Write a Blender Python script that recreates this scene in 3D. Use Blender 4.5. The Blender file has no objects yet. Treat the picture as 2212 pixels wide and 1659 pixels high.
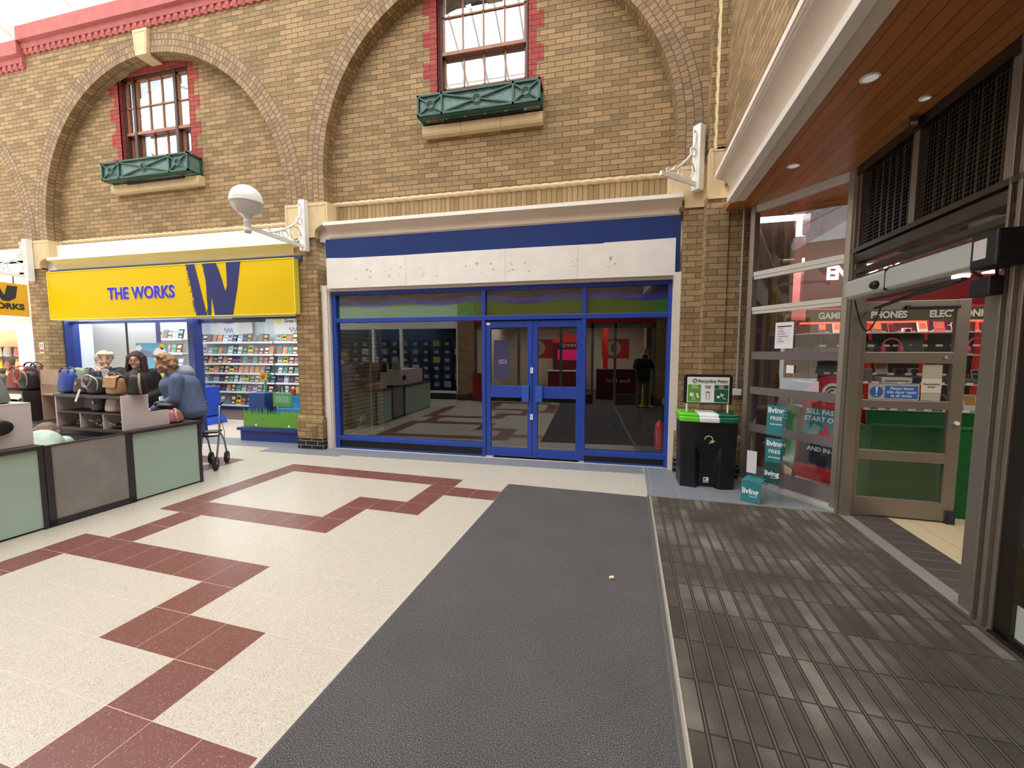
import bpy, bmesh, math, random
from mathutils import Vector, Matrix
random.seed(7)
PI = math.pi
COL = bpy.context.scene.collection
SC = bpy.context.scene

# ------------------------------------------------------------------ camera
YAW, PITCH, ROLL = 13.074, 4.495, 0.04
cd = bpy.data.cameras.new('camera'); cam = bpy.data.objects.new('camera', cd); COL.objects.link(cam)
cd.sensor_width = 36; cd.lens = 14.333; cd.clip_start = 0.02; cd.clip_end = 200
cam.location = (0, 0, 1.648)
cam.rotation_euler = (Matrix.Rotation(math.radians(YAW), 3, 'Z') @ Matrix.Rotation(math.radians(90 - PITCH), 3, 'X')
                      @ Matrix.Rotation(math.radians(ROLL), 3, 'Z')).to_euler()
SC.camera = cam

# ------------------------------------------------------------------ world, light, exposure
W = bpy.data.worlds.new('sky'); SC.world = W; W.use_nodes = True
bgn = W.node_tree.nodes['Background']
bgn.inputs['Color'].default_value = (0.93, 0.96, 1.0, 1); bgn.inputs['Strength'].default_value = 4.2
def sun(name, energy, rot, angle):
    l = bpy.data.lights.new(name, 'SUN'); l.energy = energy; l.angle = math.radians(angle); l.color = (1, .97, .93)
    o = bpy.data.objects.new(name, l); COL.objects.link(o); o.rotation_euler = [math.radians(a) for a in rot]
sun('overcast_sun', 2.5, (14, 0, 0), 80)
def area(name, loc, sx, sy, energy, color=(1, 1, 1), rot=(0, 0, 0)):
    l = bpy.data.lights.new(name, 'AREA'); l.shape = 'RECTANGLE'; l.size = sx; l.size_y = sy; l.energy = energy; l.color = color
    o = bpy.data.objects.new(name, l); COL.objects.link(o); o.location = loc; o.rotation_euler = [math.radians(a) for a in rot]
    return o
area('bookshop_ceiling_light', (-9.2, 7.9, 2.62), 5.6, 2.4, 105, (.93, .97, 1))
area('bag_shop_ceiling_light', (-17.6, 8.0, 2.6), 3.0, 2.5, 34, (1, .80, .56))
area('electronics_shop_ceiling_light', (3.6, 6.9, 2.9), 2.6, 1.2, 190, (1, .93, .9))
area('lobby_fill_light', (4.0, 3.0, 3.38), 2.0, 2.4, 75, (1, .93, .84))  # added lamp, brightens the steel door leaf and posts
area('bookshop_window_fill', (-9.0, 6.55, 2.6), 3.6, .5, 60, (.95, .97, 1))  # added strip of light to brighten the window display
area('phone_shop_ceiling_light', (-1.6, -3.4, 2.75), 5.2, 2.0, 230, (1, .9, .82))
area('accessory_shop_ceiling_light', (-9.0, -3.2, 2.7), 4.0, 2.0, 70, (.75, .88, 1))
SC.view_settings.view_transform = 'Standard'; SC.view_settings.look = 'None'
SC.view_settings.gamma = 1; SC.view_settings.use_curve_mapping = False
SC.view_settings.exposure = 0.12
SC.cycles.max_bounces = 8; SC.cycles.transparent_max_bounces = 24; SC.cycles.use_denoising = True
SC.cycles.sample_clamp_indirect = 6

# ------------------------------------------------------------------ colour + materials
def lin(h):
    h = h.lstrip('#'); v = [int(h[i:i + 2], 16) / 255 for i in (0, 2, 4)]
    return tuple((c / 12.92 if c <= .04045 else ((c + .055) / 1.055) ** 2.4) for c in v) + (1,)
MATS = {}
class NT:
    def __init__(s, name):
        s.m = bpy.data.materials.new(name); s.m.use_nodes = True; s.t = s.m.node_tree
        s.b = s.t.nodes['Principled BSDF']
    def n(s, ty, **kw):
        nd = s.t.nodes.new(ty)
        for k, v in kw.items(): setattr(nd, k, v)
        return nd
    def l(s, a, b): s.t.links.new(a, b)
    def math(s, op, a, b=None):
        nd = s.n('ShaderNodeMath', operation=op)
        for i, v in enumerate((a, b)):
            if v is None: continue
            if isinstance(v, (int, float)): nd.inputs[i].default_value = v
            else: s.l(v, nd.inputs[i])
        return nd.outputs[0]
    def mix(s, f, a, b, blend='MIX'):
        nd = s.n('ShaderNodeMix', data_type='RGBA', blend_type=blend)
        for i, v in ((0, f), (6, a), (7, b)):
            if isinstance(v, (int, float)): nd.inputs[i].default_value = v
            elif isinstance(v, tuple): nd.inputs[i].default_value = v
            else: s.l(v, nd.inputs[i])
        return nd.outputs[2]
    def noise(s, scale, vec=None, detail=3, rough=.5):
        nd = s.n('ShaderNodeTexNoise'); nd.inputs['Scale'].default_value = scale; nd.inputs['Detail'].default_value = detail
        nd.inputs['Roughness'].default_value = rough
        if vec is not None: s.l(vec, nd.inputs['Vector'])
        return nd.outputs['Fac']
    def ramp(s, f, stops, interp='LINEAR'):
        nd = s.n('ShaderNodeValToRGB'); cr = nd.color_ramp; cr.interpolation = interp
        while len(cr.elements) > 1: cr.elements.remove(cr.elements[-1])
        cr.elements[0].position = stops[0][0]; cr.elements[0].color = stops[0][1]
        for p, c in stops[1:]:
            e = cr.elements.new(p); e.color = c
        s.l(f, nd.inputs[0]); return nd.outputs[0]
    def uv(s): return s.n('ShaderNodeUVMap').outputs[0]
    def obj(s): return s.n('ShaderNodeTexCoord').outputs['Object']
    def bump(s, h, strength=.3, dist=.01):
        nd = s.n('ShaderNodeBump'); nd.inputs['Strength'].default_value = strength; nd.inputs['Distance'].default_value = dist
        s.l(h, nd.inputs['Height']); s.l(nd.outputs[0], s.b.inputs['Normal'])
def mat(name, col, rough=.5, metal=0, var=0, vscale=8, bump=0, spec=.5, emit=0, sheen=0, coat=0):
    if name in MATS: return MATS[name]
    N = NT(name); c = lin(col) if isinstance(col, str) else col
    N.b.inputs['Base Color'].default_value = c; N.b.inputs['Roughness'].default_value = rough
    N.b.inputs['Metallic'].default_value = metal; N.b.inputs['Specular IOR Level'].default_value = spec
    if coat: N.b.inputs['Coat Weight'].default_value = coat; N.b.inputs['Coat Roughness'].default_value = .05
    if var:
        f = N.noise(vscale, N.obj(), 4, .6)
        d = tuple(x * (1 - var) for x in c[:3]) + (1,); u = tuple(min(1, x * (1 + var)) for x in c[:3]) + (1,)
        N.l(N.ramp(f, [(.3, d), (.7, u)]), N.b.inputs['Base Color'])
        if bump: N.bump(f, bump, .005)
    elif bump:
        N.bump(N.noise(vscale * 4, N.obj()), bump, .003)
    if sheen: N.b.inputs['Sheen Weight'].default_value = sheen
    if emit: N.b.inputs['Emission Color'].default_value = c; N.b.inputs['Emission Strength'].default_value = emit
    MATS[name] = N.m; return N.m
def brick(name, c1, c2, mortar, bw=.225, rh=.075, off=.5, patches=True, dark=True, ms=.0055, bs=.9):
    if name in MATS: return MATS[name]
    N = NT(name); uv = N.uv()
    # slight wobble so that the bricks are not ruled with a pen
    wob = N.n('ShaderNodeTexNoise'); wob.inputs['Scale'].default_value = 14; N.l(uv, wob.inputs['Vector'])
    vm = N.n('ShaderNodeVectorMath', operation='MULTIPLY_ADD'); N.l(wob.outputs['Color'], vm.inputs[0])
    vm.inputs[1].default_value = (.009, .009, 0); N.l(uv, vm.inputs[2])
    bt = N.n('ShaderNodeTexBrick', offset=off); N.l(vm.outputs[0], bt.inputs['Vector'])
    bt.inputs['Scale'].default_value = 1; bt.inputs['Brick Width'].default_value = bw; bt.inputs['Row Height'].default_value = rh
    bt.inputs['Mortar Size'].default_value = ms; bt.inputs['Mortar Smooth'].default_value = .35
    bt.inputs['Color1'].default_value = lin(c1); bt.inputs['Color2'].default_value = lin(c2); bt.inputs['Mortar'].default_value = lin(mortar)
    col = bt.outputs['Color']
    n1 = N.noise(28, uv, 5, .7)
    col2 = N.mix(.55, col, N.ramp(n1, [(.32, (.42, .36, .3, 1)), (.5, (.5, .5, .5, 1)), (.72, (.62, .6, .56, 1))]), 'OVERLAY')
    if dark:
        sp = N.noise(95, uv, 2, .6); pz = N.noise(7, uv, 1)
        k = N.math('MULTIPLY', N.ramp(sp, [(.60, (0, 0, 0, 1)), (.68, (1, 1, 1, 1))]), N.ramp(pz, [(.42, (0, 0, 0, 1)), (.6, (1, 1, 1, 1))]))
        k = N.math('MULTIPLY', k, N.math('SUBTRACT', 1, bt.outputs['Fac']))
        col2 = N.mix(N.math('MULTIPLY', k, .75), col2, (.07, .045, .025, 1))
    N.l(col2, N.b.inputs['Base Color']); N.b.inputs['Roughness'].default_value = .85; N.b.inputs['Specular IOR Level'].default_value = .25
    h = N.math('ADD', N.math('MULTIPLY', bt.outputs['Fac'], -1), N.math('MULTIPLY', n1, .25))
    N.bump(h, bs, .02)
    MATS[name] = N.m; return N.m
TAN = brick('tan brick', '#ab8e68', '#85704f', '#6c5b44')  # mortar tones darker than the bricks paint in the shade of the joints
TAN_RING = brick('tan arch brick', '#a78d6c', '#866f58', '#695a46', bw=.0755, rh=.1025, off=.3)
TAN_SOLD = brick('tan soldier brick', '#ab9069', '#8e7653', '#746347', bw=.075, rh=.5, off=0)
TAN_SOFF = brick('tan intrados brick', '#a88d67', '#85704f', '#6b5a44', bw=.075, rh=.11, off=.5)
REDB = brick('red brick', '#a8524a', '#93443f', '#7a3733', dark=False)
REDS = brick('red soldier brick', '#a8524a', '#93443f', '#6d302d', bw=.075, rh=.5, off=0, dark=False)
DARKB = brick('blue black brick', '#31302f', '#232424', '#a39884', dark=False, bs=.5)
STONE = mat('cream cast stone', '#d3bb92', .8, var=.07, vscale=9, bump=.15)
COPING = mat('red painted coping', '#b0605a', .75, var=.12, vscale=5, bump=.1)
CORN = mat('cornice paint pinkish cream', '#e2d2c0', .5, var=.04, vscale=3)
CORNY = mat('cornice paint yellow cream', '#e0cf9c', .5, var=.04, vscale=3)
CORNF = mat('cornice fillet white', '#eee6da', .5)
WHITE = mat('white gloss paint', '#ecebe6', .3)
WHITEM = mat('white painted board', '#e4dfd7', .6, var=.05, vscale=4)
BLUE = mat('royal blue frame paint', '#20419b', .35)
BLUEH = mat('royal blue handle plate', '#2b56b0', .35)
SIGNBLUE = mat('deep blue sign panel', '#12336f', .3)
NAVY = mat('navy frame', '#1e2f66', .4)
YEL = mat('yellow sign vinyl', '#dcb904', .3, spec=.4)
YELE = mat('yellow sign edge', '#f0e24a', .4)
LOGO = mat('logo blue vinyl', '#182a66', .35)
LETB = mat('letter blue', '#2a22c0', .4)
LETW = mat('letter pale halo', '#e9dcea', .5)
BLACK = mat('black plastic', '#171718', .45)
BLACKR = mat('black rubber', '#1c1c1d', .8)
DKLAM = mat('dark brown laminate', '#342a29', .45, var=.08, vscale=10)
CHAR = mat('charcoal frame', '#2f2d30', .5)
MINT = mat('mint laminate', '#a5bdae', .5, var=.03, vscale=3)
GREYC = mat('mottled grey laminate', '#8b8682', .6, var=.13, vscale=5)
PALE = mat('pale pink grey laminate', '#cfc3bf', .5, var=.03)
BEIGE = mat('beige chipboard', '#bda58c', .7, var=.06)
STEEL = mat('brushed stainless steel', '#8f867a', .38, metal=.6, var=.06, vscale=3)
STEELD = mat('dark stained steel', '#5a544b', .4, metal=1, var=.15, vscale=4)
ALU = mat('pale aluminium', '#c9c6bf', .4, metal=.35)
FROST = None
GREY = mat('grey plastic', '#a7aaa3', .45)
GREEN = mat('green painted board', '#0c5a2c', .45, spec=.35)
WINGREEN = mat('dark green painted metal', '#1f4d3d', .45, var=.1, vscale=20)
WINPANEL = mat('weathered grey green panel', '#63807a', .5, var=.28, vscale=9)
TIMBER = mat('red brown timber', '#99603f', .4, var=.1, vscale=12)
TIMBERD = mat('dark timber', '#4a332b', .5, var=.1, vscale=12)
RED = mat('shop red', '#a2141c', .4)
REDG = mat('bright red', '#d8202a', .35, emit=.5)
SKIN = mat('skin', '#c99478', .55, var=.05, vscale=20)
def glass(name, tint=(1, 1, 1, 1), ior=1.5, base=0.0, rough=0.0):
    if name in MATS: return MATS[name]
    N = NT(name); N.t.nodes.remove(N.b)
    out = [n for n in N.t.nodes if n.type == 'OUTPUT_MATERIAL'][0]
    tr = N.n('ShaderNodeBsdfTransparent'); tr.inputs[0].default_value = tint
    gl = N.n('ShaderNodeBsdfAnisotropic'); gl.inputs['Roughness'].default_value = rough; gl.inputs['Color'].default_value = (1, 1, 1, 1)
    lw = N.n('ShaderNodeLayerWeight'); lw.inputs['Blend'].default_value = .5      # facing term works on both sides of a pane
    f = N.math('ADD', N.math('MULTIPLY', N.math('POWER', lw.outputs['Facing'], 5), 1 - base), base)
    mx = N.n('ShaderNodeMixShader'); N.l(f, mx.inputs[0]); N.l(tr.outputs[0], mx.inputs[1]); N.l(gl.outputs[0], mx.inputs[2])
    N.l(mx.outputs[0], out.inputs['Surface']); MATS[name] = N.m; return N.m
GLASS = glass('shopfront glass', (.96, .97, .96, 1), 1.45, .035)
GLASSD = glass('shopfront glass dusty', (.9, .91, .9, 1), 1.7, .085)
GLASSW = glass('sash window glass', (.7, .74, .75, 1), 2.0, .45)
GLASSR = glass('roof glazing', (.97, .98, .98, 1), 1.3, .02)
GLASSB = glass('acrylic', (.93, .95, .95, 1), 1.45, .04)
def frosted():
    N = NT('frosted vinyl'); N.t.nodes.remove(N.b)
    out = [n for n in N.t.nodes if n.type == 'OUTPUT_MATERIAL'][0]
    tr = N.n('ShaderNodeBsdfTransparent'); tr.inputs[0].default_value = (.7, .66, .66, 1)
    df = N.n('ShaderNodeBsdfDiffuse'); df.inputs[0].default_value = lin('#827876')
    mx = N.n('ShaderNodeMixShader'); mx.inputs[0].default_value = .82
    N.l(tr.outputs[0], mx.inputs[1]); N.l(df.outputs[0], mx.inputs[2]); N.l(mx.outputs[0], out.inputs['Surface'])
    return N.m
FROST = frosted()
def opal():
    N = NT('opal globe'); N.t.nodes.remove(N.b); out = [n for n in N.t.nodes if n.type == 'OUTPUT_MATERIAL'][0]
    d = N.n('ShaderNodeBsdfDiffuse'); d.inputs[0].default_value = lin('#f4f2ee'); t = N.n('ShaderNodeBsdfTranslucent'); t.inputs[0].default_value = lin('#f4f2ee')
    g = N.n('ShaderNodeBsdfAnisotropic'); g.inputs['Roughness'].default_value = .08
    m = N.n('ShaderNodeMixShader'); m.inputs[0].default_value = .5; N.l(d.outputs[0], m.inputs[1]); N.l(t.outputs[0], m.inputs[2])
    m2 = N.n('ShaderNodeMixShader'); m2.inputs[0].default_value = .05; N.l(m.outputs[0], m2.inputs[1]); N.l(g.outputs[0], m2.inputs[2]); N.l(m2.outputs[0], out.inputs['Surface']); return N.m
OPAL = opal()
def terrazzo(name, base, chips, dark, scale=60, joint=(.93, .86, .78, 1), jamt=1.0, rough=.32, dk=.62):
    N = NT(name); uv = N.uv()
    wb = N.n('ShaderNodeTexNoise'); wb.inputs['Scale'].default_value = scale * 1.3; wb.inputs['Detail'].default_value = 2; N.l(uv, wb.inputs['Vector'])
    vw = N.n('ShaderNodeVectorMath', operation='MULTIPLY_ADD'); N.l(wb.outputs['Color'], vw.inputs[0]); vw.inputs[1].default_value = (.8 / scale, .8 / scale, 0); N.l(uv, vw.inputs[2])
    v = N.n('ShaderNodeTexVoronoi', feature='F1'); v.inputs['Scale'].default_value = scale; N.l(vw.outputs[0], v.inputs['Vector'])
    rnd = N.n('ShaderNodeSeparateColor'); N.l(v.outputs['Color'], rnd.inputs[0])
    small = N.ramp(v.outputs['Distance'], [(.25, (1, 1, 1, 1)), (.42, (0, 0, 0, 1))])
    kd = N.math('MULTIPLY', small, N.ramp(rnd.outputs[0], [(dk, (0, 0, 0, 1)), (dk + .04, (1, 1, 1, 1))]))
    kl = N.math('MULTIPLY', small, N.ramp(rnd.outputs[1], [(.55, (0, 0, 0, 1)), (.6, (1, 1, 1, 1))]))
    n = N.noise(9, uv, 3)
    fine = N.ramp(N.noise(scale * 1.9, uv, 3, .65), [(.36, tuple(x * .66 for x in lin(base)[:3]) + (1,)), (.5, lin(base)), (.64, tuple(min(1, x * 1.22) for x in lin(base)[:3]) + (1,))])
    b = N.mix(N.math('MULTIPLY', n, .25), fine, tuple(x * .8 for x in lin(base)[:3]) + (1,))
    c = N.mix(N.math('MULTIPLY', kl, .7), b, lin(chips)); c = N.mix(N.math('MULTIPLY', kd, .6), c, lin(dark))
    sx = N.n('ShaderNodeSeparateXYZ'); N.l(uv, sx.inputs[0])
    def near(o):
        d = N.math('ABSOLUTE', N.math('SUBTRACT', N.math('FRACT', N.math('DIVIDE', o, .3)), .5))
        return N.math('GREATER_THAN', d, .5 - .0045)
    j = N.math('MAXIMUM', near(sx.outputs[0]), near(sx.outputs[1]))
    c = N.mix(N.math('MULTIPLY', j, jamt), c, joint)
    N.l(c, N.b.inputs['Base Color']); N.b.inputs['Roughness'].default_value = rough; N.b.inputs['Specular IOR Level'].default_value = .35
    return N.m
CREAMT = terrazzo('cream terrazzo', '#bfb6a6', '#d9d2c4', '#7d7264', 105, (.76, .70, .60, 1), .4, dk=.5)
REDT = terrazzo('red terrazzo', '#744840', '#a98278', '#55332e', 120, (.74, .52, .45, 1), .9)
GREYT = terrazzo('grey tile', '#7b7f84', '#8d9196', '#5f6468', 90, (.5, .51, .52, 1), .9, .45)
def carpet():
    N = NT('black entrance carpet'); uv = N.uv()
    a = N.noise(230, uv, 4, .85); b = N.noise(2.0, uv, 3)
    c = N.ramp(a, [(.34, lin('#201f1e')), (.5, lin('#423f3e')), (.66, lin('#a09c99'))])
    c = N.mix(.35, c, N.ramp(b, [(.3, (.38, .38, .38, 1)), (.7, (.6, .6, .6, 1))]), 'OVERLAY')
    N.l(c, N.b.inputs['Base Color']); N.b.inputs['Roughness'].default_value = .95; N.b.inputs['Specular IOR Level'].default_value = .1
    return N.m
CARPET = carpet()
def ribbed():
    N = NT('ribbed entrance matting'); uv = N.uv()
    sx = N.n('ShaderNodeSeparateXYZ'); N.l(uv, sx.inputs[0])
    u = N.math('DIVIDE', sx.outputs[0], .0885); fu = N.math('FRACT', u); iu = N.math('FLOOR', u)
    groove = N.math('LESS_THAN', fu, .24)
    line = N.math('LESS_THAN', N.math('ABSOLUTE', N.math('SUBTRACT', fu, .12)), .035)
    v = N.math('DIVIDE', N.math('ADD', sx.outputs[1], N.math('MULTIPLY', iu, .0)), .3); fv = N.math('FRACT', v); iv = N.math('FLOOR', v)
    wn = N.n('ShaderNodeTexWhiteNoise', noise_dimensions='2D'); cb = N.n('ShaderNodeCombineXYZ'); N.l(iu, cb.inputs[0]); N.l(iv, cb.inputs[1]); N.l(cb.outputs[0], wn.inputs['Vector'])
    pile = N.noise(230, uv, 4, .85); big = N.noise(1.5, uv, 3, .6)
    t = N.math('ADD', N.math('MULTIPLY', wn.outputs['Value'], .11), N.math('ADD', N.math('MULTIPLY', pile, .6), N.math('MULTIPLY', big, .62)))
    c = N.ramp(t, [(.38, lin('#26231f')), (.66, lin('#514a42')), (.95, lin('#a0958a'))])
    jt = N.math('LESS_THAN', fv, .03)
    c = N.mix(N.math('MULTIPLY', jt, .75), c, lin('#25211e'))
    c = N.mix(groove, c, lin('#302d2a')); c = N.mix(N.math('MULTIPLY', line, .6), c, lin('#7a746a'))
    N.l(c, N.b.inputs['Base Color']); N.b.inputs['Roughness'].default_value = .85; N.b.inputs['Specular IOR Level'].default_value = .2
    h = N.math('ADD', N.math('MULTIPLY', groove, -1), N.math('MULTIPLY', pile, .35)); N.bump(h, .8, .008)
    return N.m
RIB = ribbed()
def planks(name, c1, c2, gap, w, ax=0, rough=.45, seam=.03):
    N = NT(name); uv = N.uv(); sx = N.n('ShaderNodeSeparateXYZ'); N.l(uv, sx.inputs[0])
    u = N.math('DIVIDE', sx.outputs[ax], w); fu = N.math('FRACT', u); iu = N.math('FLOOR', u)
    wn = N.n('ShaderNodeTexWhiteNoise', noise_dimensions='1D'); N.l(iu, wn.inputs['W'])
    mp = N.n('ShaderNodeMapping'); mp.inputs['Scale'].default_value = (30, 1.5, 1) if ax == 0 else (1.5, 30, 1); N.l(uv, mp.inputs[0])
    g = N.noise(1.0, mp.outputs[0], 4)
    c = N.mix(N.math('ADD', N.math('MULTIPLY', wn.outputs['Value'], .5), N.math('MULTIPLY', g, .5)), lin(c1), lin(c2))
    s = N.math('LESS_THAN', fu, seam); c = N.mix(s, c, lin(gap))
    N.l(c, N.b.inputs['Base Color']); N.b.inputs['Roughness'].default_value = rough
    N.bump(N.math('MULTIPLY', s, -1), .5, .004); return N.m
SOFFIT = planks('varnished timber boards', '#c47f45', '#a8642f', '#4a2611', .095, 0, .35, .05)
WOODF = planks('brown wood floor', '#6e564c', '#5c463d', '#3c2d28', .14, 1, .4)
SLAT = planks('cream slatwall', '#c9b990', '#c4b288', '#3a3222', .078, 1, .5, .16)
TILEF = planks('beige shop tile', '#cdbb9c', '#c4b08e', '#8c7a60', .3, 0, .35, .02)

# ------------------------------------------------------------------ mesh builder
class MB:
    def __init__(s, M=None): s.v = []; s.f = []; s.uv = []; s.mi = []; s.M = M or Matrix.Identity(4)
    def av(s, p): s.v.append(tuple(s.M @ Vector(p))); return len(s.v) - 1
    def face(s, pts, uv=None, m=0):
        s.f.append([s.av(p) for p in pts]); s.uv.append(uv); s.mi.append(m)
    def facei(s, idx, uv=None, m=0): s.f.append(list(idx)); s.uv.append(uv); s.mi.append(m)
    def box(s, x0, x1, y0, y1, z0, z1, m=0):
        p = [s.av((x, y, z)) for z in (z0, z1) for y in (y0, y1) for x in (x0, x1)]
        for q in ((0, 2, 3, 1), (4, 5, 7, 6), (0, 1, 5, 4), (2, 6, 7, 3), (0, 4, 6, 2), (1, 3, 7, 5)): s.facei([p[i] for i in q], None, m)
        return s
    def prism(s, pts, axis, a, b, m=0):
        """pts: 2D outline; extruded along axis from a to b"""
        def P(u, v, w): return {'x': (w, u, v), 'y': (u, w, v), 'z': (u, v, w)}[axis]
        A = [s.av(P(u, v, a)) for u, v in pts]; B = [s.av(P(u, v, b)) for u, v in pts]; n = len(pts)
        s.facei(A[::-1], None, m); s.facei(B, None, m)
        for i in range(n): s.facei([A[i], A[(i + 1) % n], B[(i + 1) % n], B[i]], None, m)
        return s
    def bar(s, p, q, w, h=None, m=0, up=(0, 0, 1)):
        h = h or w; p = Vector(p); q = Vector(q); d = (q - p).normalized(); up = Vector(up)
        if abs(d.dot(up)) > .98: up = Vector((0, 1, 0))
        r = d.cross(up).normalized(); u = r.cross(d)
        A = [s.av(p + r * a * w / 2 + u * b * h / 2) for a, b in ((-1, -1), (1, -1), (1, 1), (-1, 1))]
        B = [s.av(q + r * a * w / 2 + u * b * h / 2) for a, b in ((-1, -1), (1, -1), (1, 1), (-1, 1))]
        s.facei(A[::-1], None, m); s.facei(B, None, m)
        for i in range(4): s.facei([A[i], A[(i + 1) % 4], B[(i + 1) % 4], B[i]], None, m)
        return s
    def tube(s, pts, r, n=8, m=0, closed=False):
        pts = [Vector(p) for p in pts]; k = len(pts); rr = r if isinstance(r, (list, tuple)) else [r] * k
        rings = []; prev = None
        for i, p in enumerate(pts):
            a = pts[i - 1] if (i > 0 or closed) else p; b = pts[(i + 1) % k] if (i < k - 1 or closed) else p
            d = (b - a).normalized()
            if prev is None:
                u = Vector((0, 0, 1)) if abs(d.z) < .9 else Vector((1, 0, 0)); u = (u - d * u.dot(d)).normalized()
            else: u = (prev - d * prev.dot(d)).normalized()
            prev = u; w = d.cross(u)
            rings.append([s.av(p + (u * math.cos(t) + w * math.sin(t)) * rr[i]) for t in [2 * PI * j / n for j in range(n)]])
        for i in range(k if closed else k - 1):
            A = rings[i]; B = rings[(i + 1) % k]
            for j in range(n): s.facei([A[j], A[(j + 1) % n], B[(j + 1) % n], B[j]], None, m)
        if not closed: s.facei(rings[0][::-1], None, m); s.facei(rings[-1], None, m)
        return s
    def lathe(s, prof, c=(0, 0, 0), n=24, m=0, axis='z'):
        rings = []
        for r, h in prof:
            rg = []
            for j in range(n):
                t = 2 * PI * j / n; x, y = r * math.cos(t), r * math.sin(t)
                q = {'z': (x, y, h), 'y': (x, h, y), 'x': (h, x, y)}[axis]
                rg.append(s.av((c[0] + q[0], c[1] + q[1], c[2] + q[2])))
            rings.append(rg)
        for A, B in zip(rings, rings[1:]):
            for j in range(n): s.facei([A[j], A[(j + 1) % n], B[(j + 1) % n], B[j]], None, m)
        s.facei(rings[0][::-1], None, m); s.facei(rings[-1], None, m); return s
    def ell(s, c, r, n=16, k=10, m=0, R=None):
        if not hasattr(r, '__len__'): r = (r, r, r)
        R = R or Matrix.Identity(3); c = Vector(c); rings = []
        for i in range(1, k):
            ph = PI * i / k
            rings.append([s.av(c + R @ Vector((r[0] * math.sin(ph) * math.cos(t), r[1] * math.sin(ph) * math.sin(t), r[2] * math.cos(ph))))
                          for t in [2 * PI * j / n for j in range(n)]])
        T = s.av(c + R @ Vector((0, 0, r[2]))); B = s.av(c + R @ Vector((0, 0, -r[2])))
        for j in range(n):
            s.facei([T, rings[0][j], rings[0][(j + 1) % n]], None, m); s.facei([B, rings[-1][(j + 1) % n], rings[-1][j]], None, m)
        for A, C in zip(rings, rings[1:]):
            for j in range(n): s.facei([A[j], C[j], C[(j + 1) % n], A[(j + 1) % n]], None, m)
        return s
    def limb(s, p, q, r0, r1, n=12):
        s.tube([p, q], [r0, r1], n); s.ell(p, r0, n, 8); s.ell(q, r1, n, 8); return s
    def build(s, name, mats, parent=None, smooth=False, bevel=0, weld=True, sub=0):
        me = bpy.data.meshes.new(name); me.from_pydata(s.v, [], s.f)
        if not isinstance(mats, (list, tuple)): mats = [mats]
        for m in mats: me.materials.append(m)
        uvl = me.uv_layers.new(name='UVMap')
        for p, uv, mi in zip(me.polygons, s.uv, s.mi):
            p.material_index = mi; p.use_smooth = smooth
            nx, ny, nz = [abs(a) for a in p.normal]
            for k, li in enumerate(p.loop_indices):
                if uv: uvl.data[li].uv = uv[k]
                else:
                    x, y, z = me.vertices[me.loops[li].vertex_index].co
                    uvl.data[li].uv = (x, y) if nz >= max(nx, ny) else ((x, z) if ny >= nx else (y, z))
        bm = bmesh.new(); bm.from_mesh(me)
        if weld: bmesh.ops.remove_doubles(bm, verts=bm.verts, dist=1e-5)
        bmesh.ops.recalc_face_normals(bm, faces=bm.faces); bm.to_mesh(me); bm.free()
        o = bpy.data.objects.new(name, me); COL.objects.link(o)
        if parent is not None: o.parent = parent
        if bevel:
            b = o.modifiers.new('bevel', 'BEVEL'); b.width = bevel; b.segments = 2; b.limit_method = 'ANGLE'; b.angle_limit = .7
        if sub:
            q = o.modifiers.new('sub', 'SUBSURF'); q.levels = sub; q.render_levels = sub
        return o
TH = math.radians(2.801)
def TW(x, y, z=0):
    """tile grid frame -> world (the wall frame)"""
    c, s = math.cos(TH), math.sin(TH); return (c * x + s * y, -s * x + c * y, z)
def props(o, label=None, cat=None, group=None, kind=None):
    if label: o['label'] = label
    if cat: o['category'] = cat
    if group: o['group'] = group
    if kind: o['kind'] = kind
    return o
def thing(name, label, cat, loc=(0, 0, 0), rz=0, group=None, frame='W'):
    o = bpy.data.objects.new(name, None); COL.objects.link(o); o.empty_display_size = .1
    if frame == 'T': o.location = TW(*loc); o.rotation_euler = (0, 0, rz - TH)
    else: o.location = loc; o.rotation_euler = (0, 0, rz)
    return props(o, label, cat, group)
def struct(o, **k): o['kind'] = 'structure'; return o
def copytree(o, parent=None):
    c = o.copy(); COL.objects.link(c)
    if parent is not None: c.parent = parent
    for ch in [x for x in bpy.data.objects if x.parent == o]: copytree(ch, c)
    return c
def inT(o): o.rotation_euler = (0, 0, -TH); return o
def text(name, s, size, mats, parent=None, loc=(0, 0, 0), rot=(PI / 2, 0, 0), ext=.003, bold=0, align='LEFT', sx=1, space=1, mirror=False, shear=0):
    cu = bpy.data.curves.new(name, 'FONT'); cu.body = s; cu.size = size; cu.extrude = ext; cu.offset = bold; cu.align_x = align
    cu.space_character = space; cu.shear = shear; cu.space_line = .85
    t = bpy.data.objects.new(name + '_tmp', cu); COL.objects.link(t)
    dg = bpy.context.evaluated_depsgraph_get(); me = bpy.data.meshes.new_from_object(t.evaluated_get(dg))
    bpy.data.objects.remove(t); bpy.data.curves.remove(cu)
    me.name = name; me.materials.clear(); me.materials.append(mats)
    for v in me.vertices: v.co.x *= (-sx if mirror else sx)
    o = bpy.data.objects.new(name, me); COL.objects.link(o); o.location = loc; o.rotation_euler = rot
    if parent is not None: o.parent = parent
    return o
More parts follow.
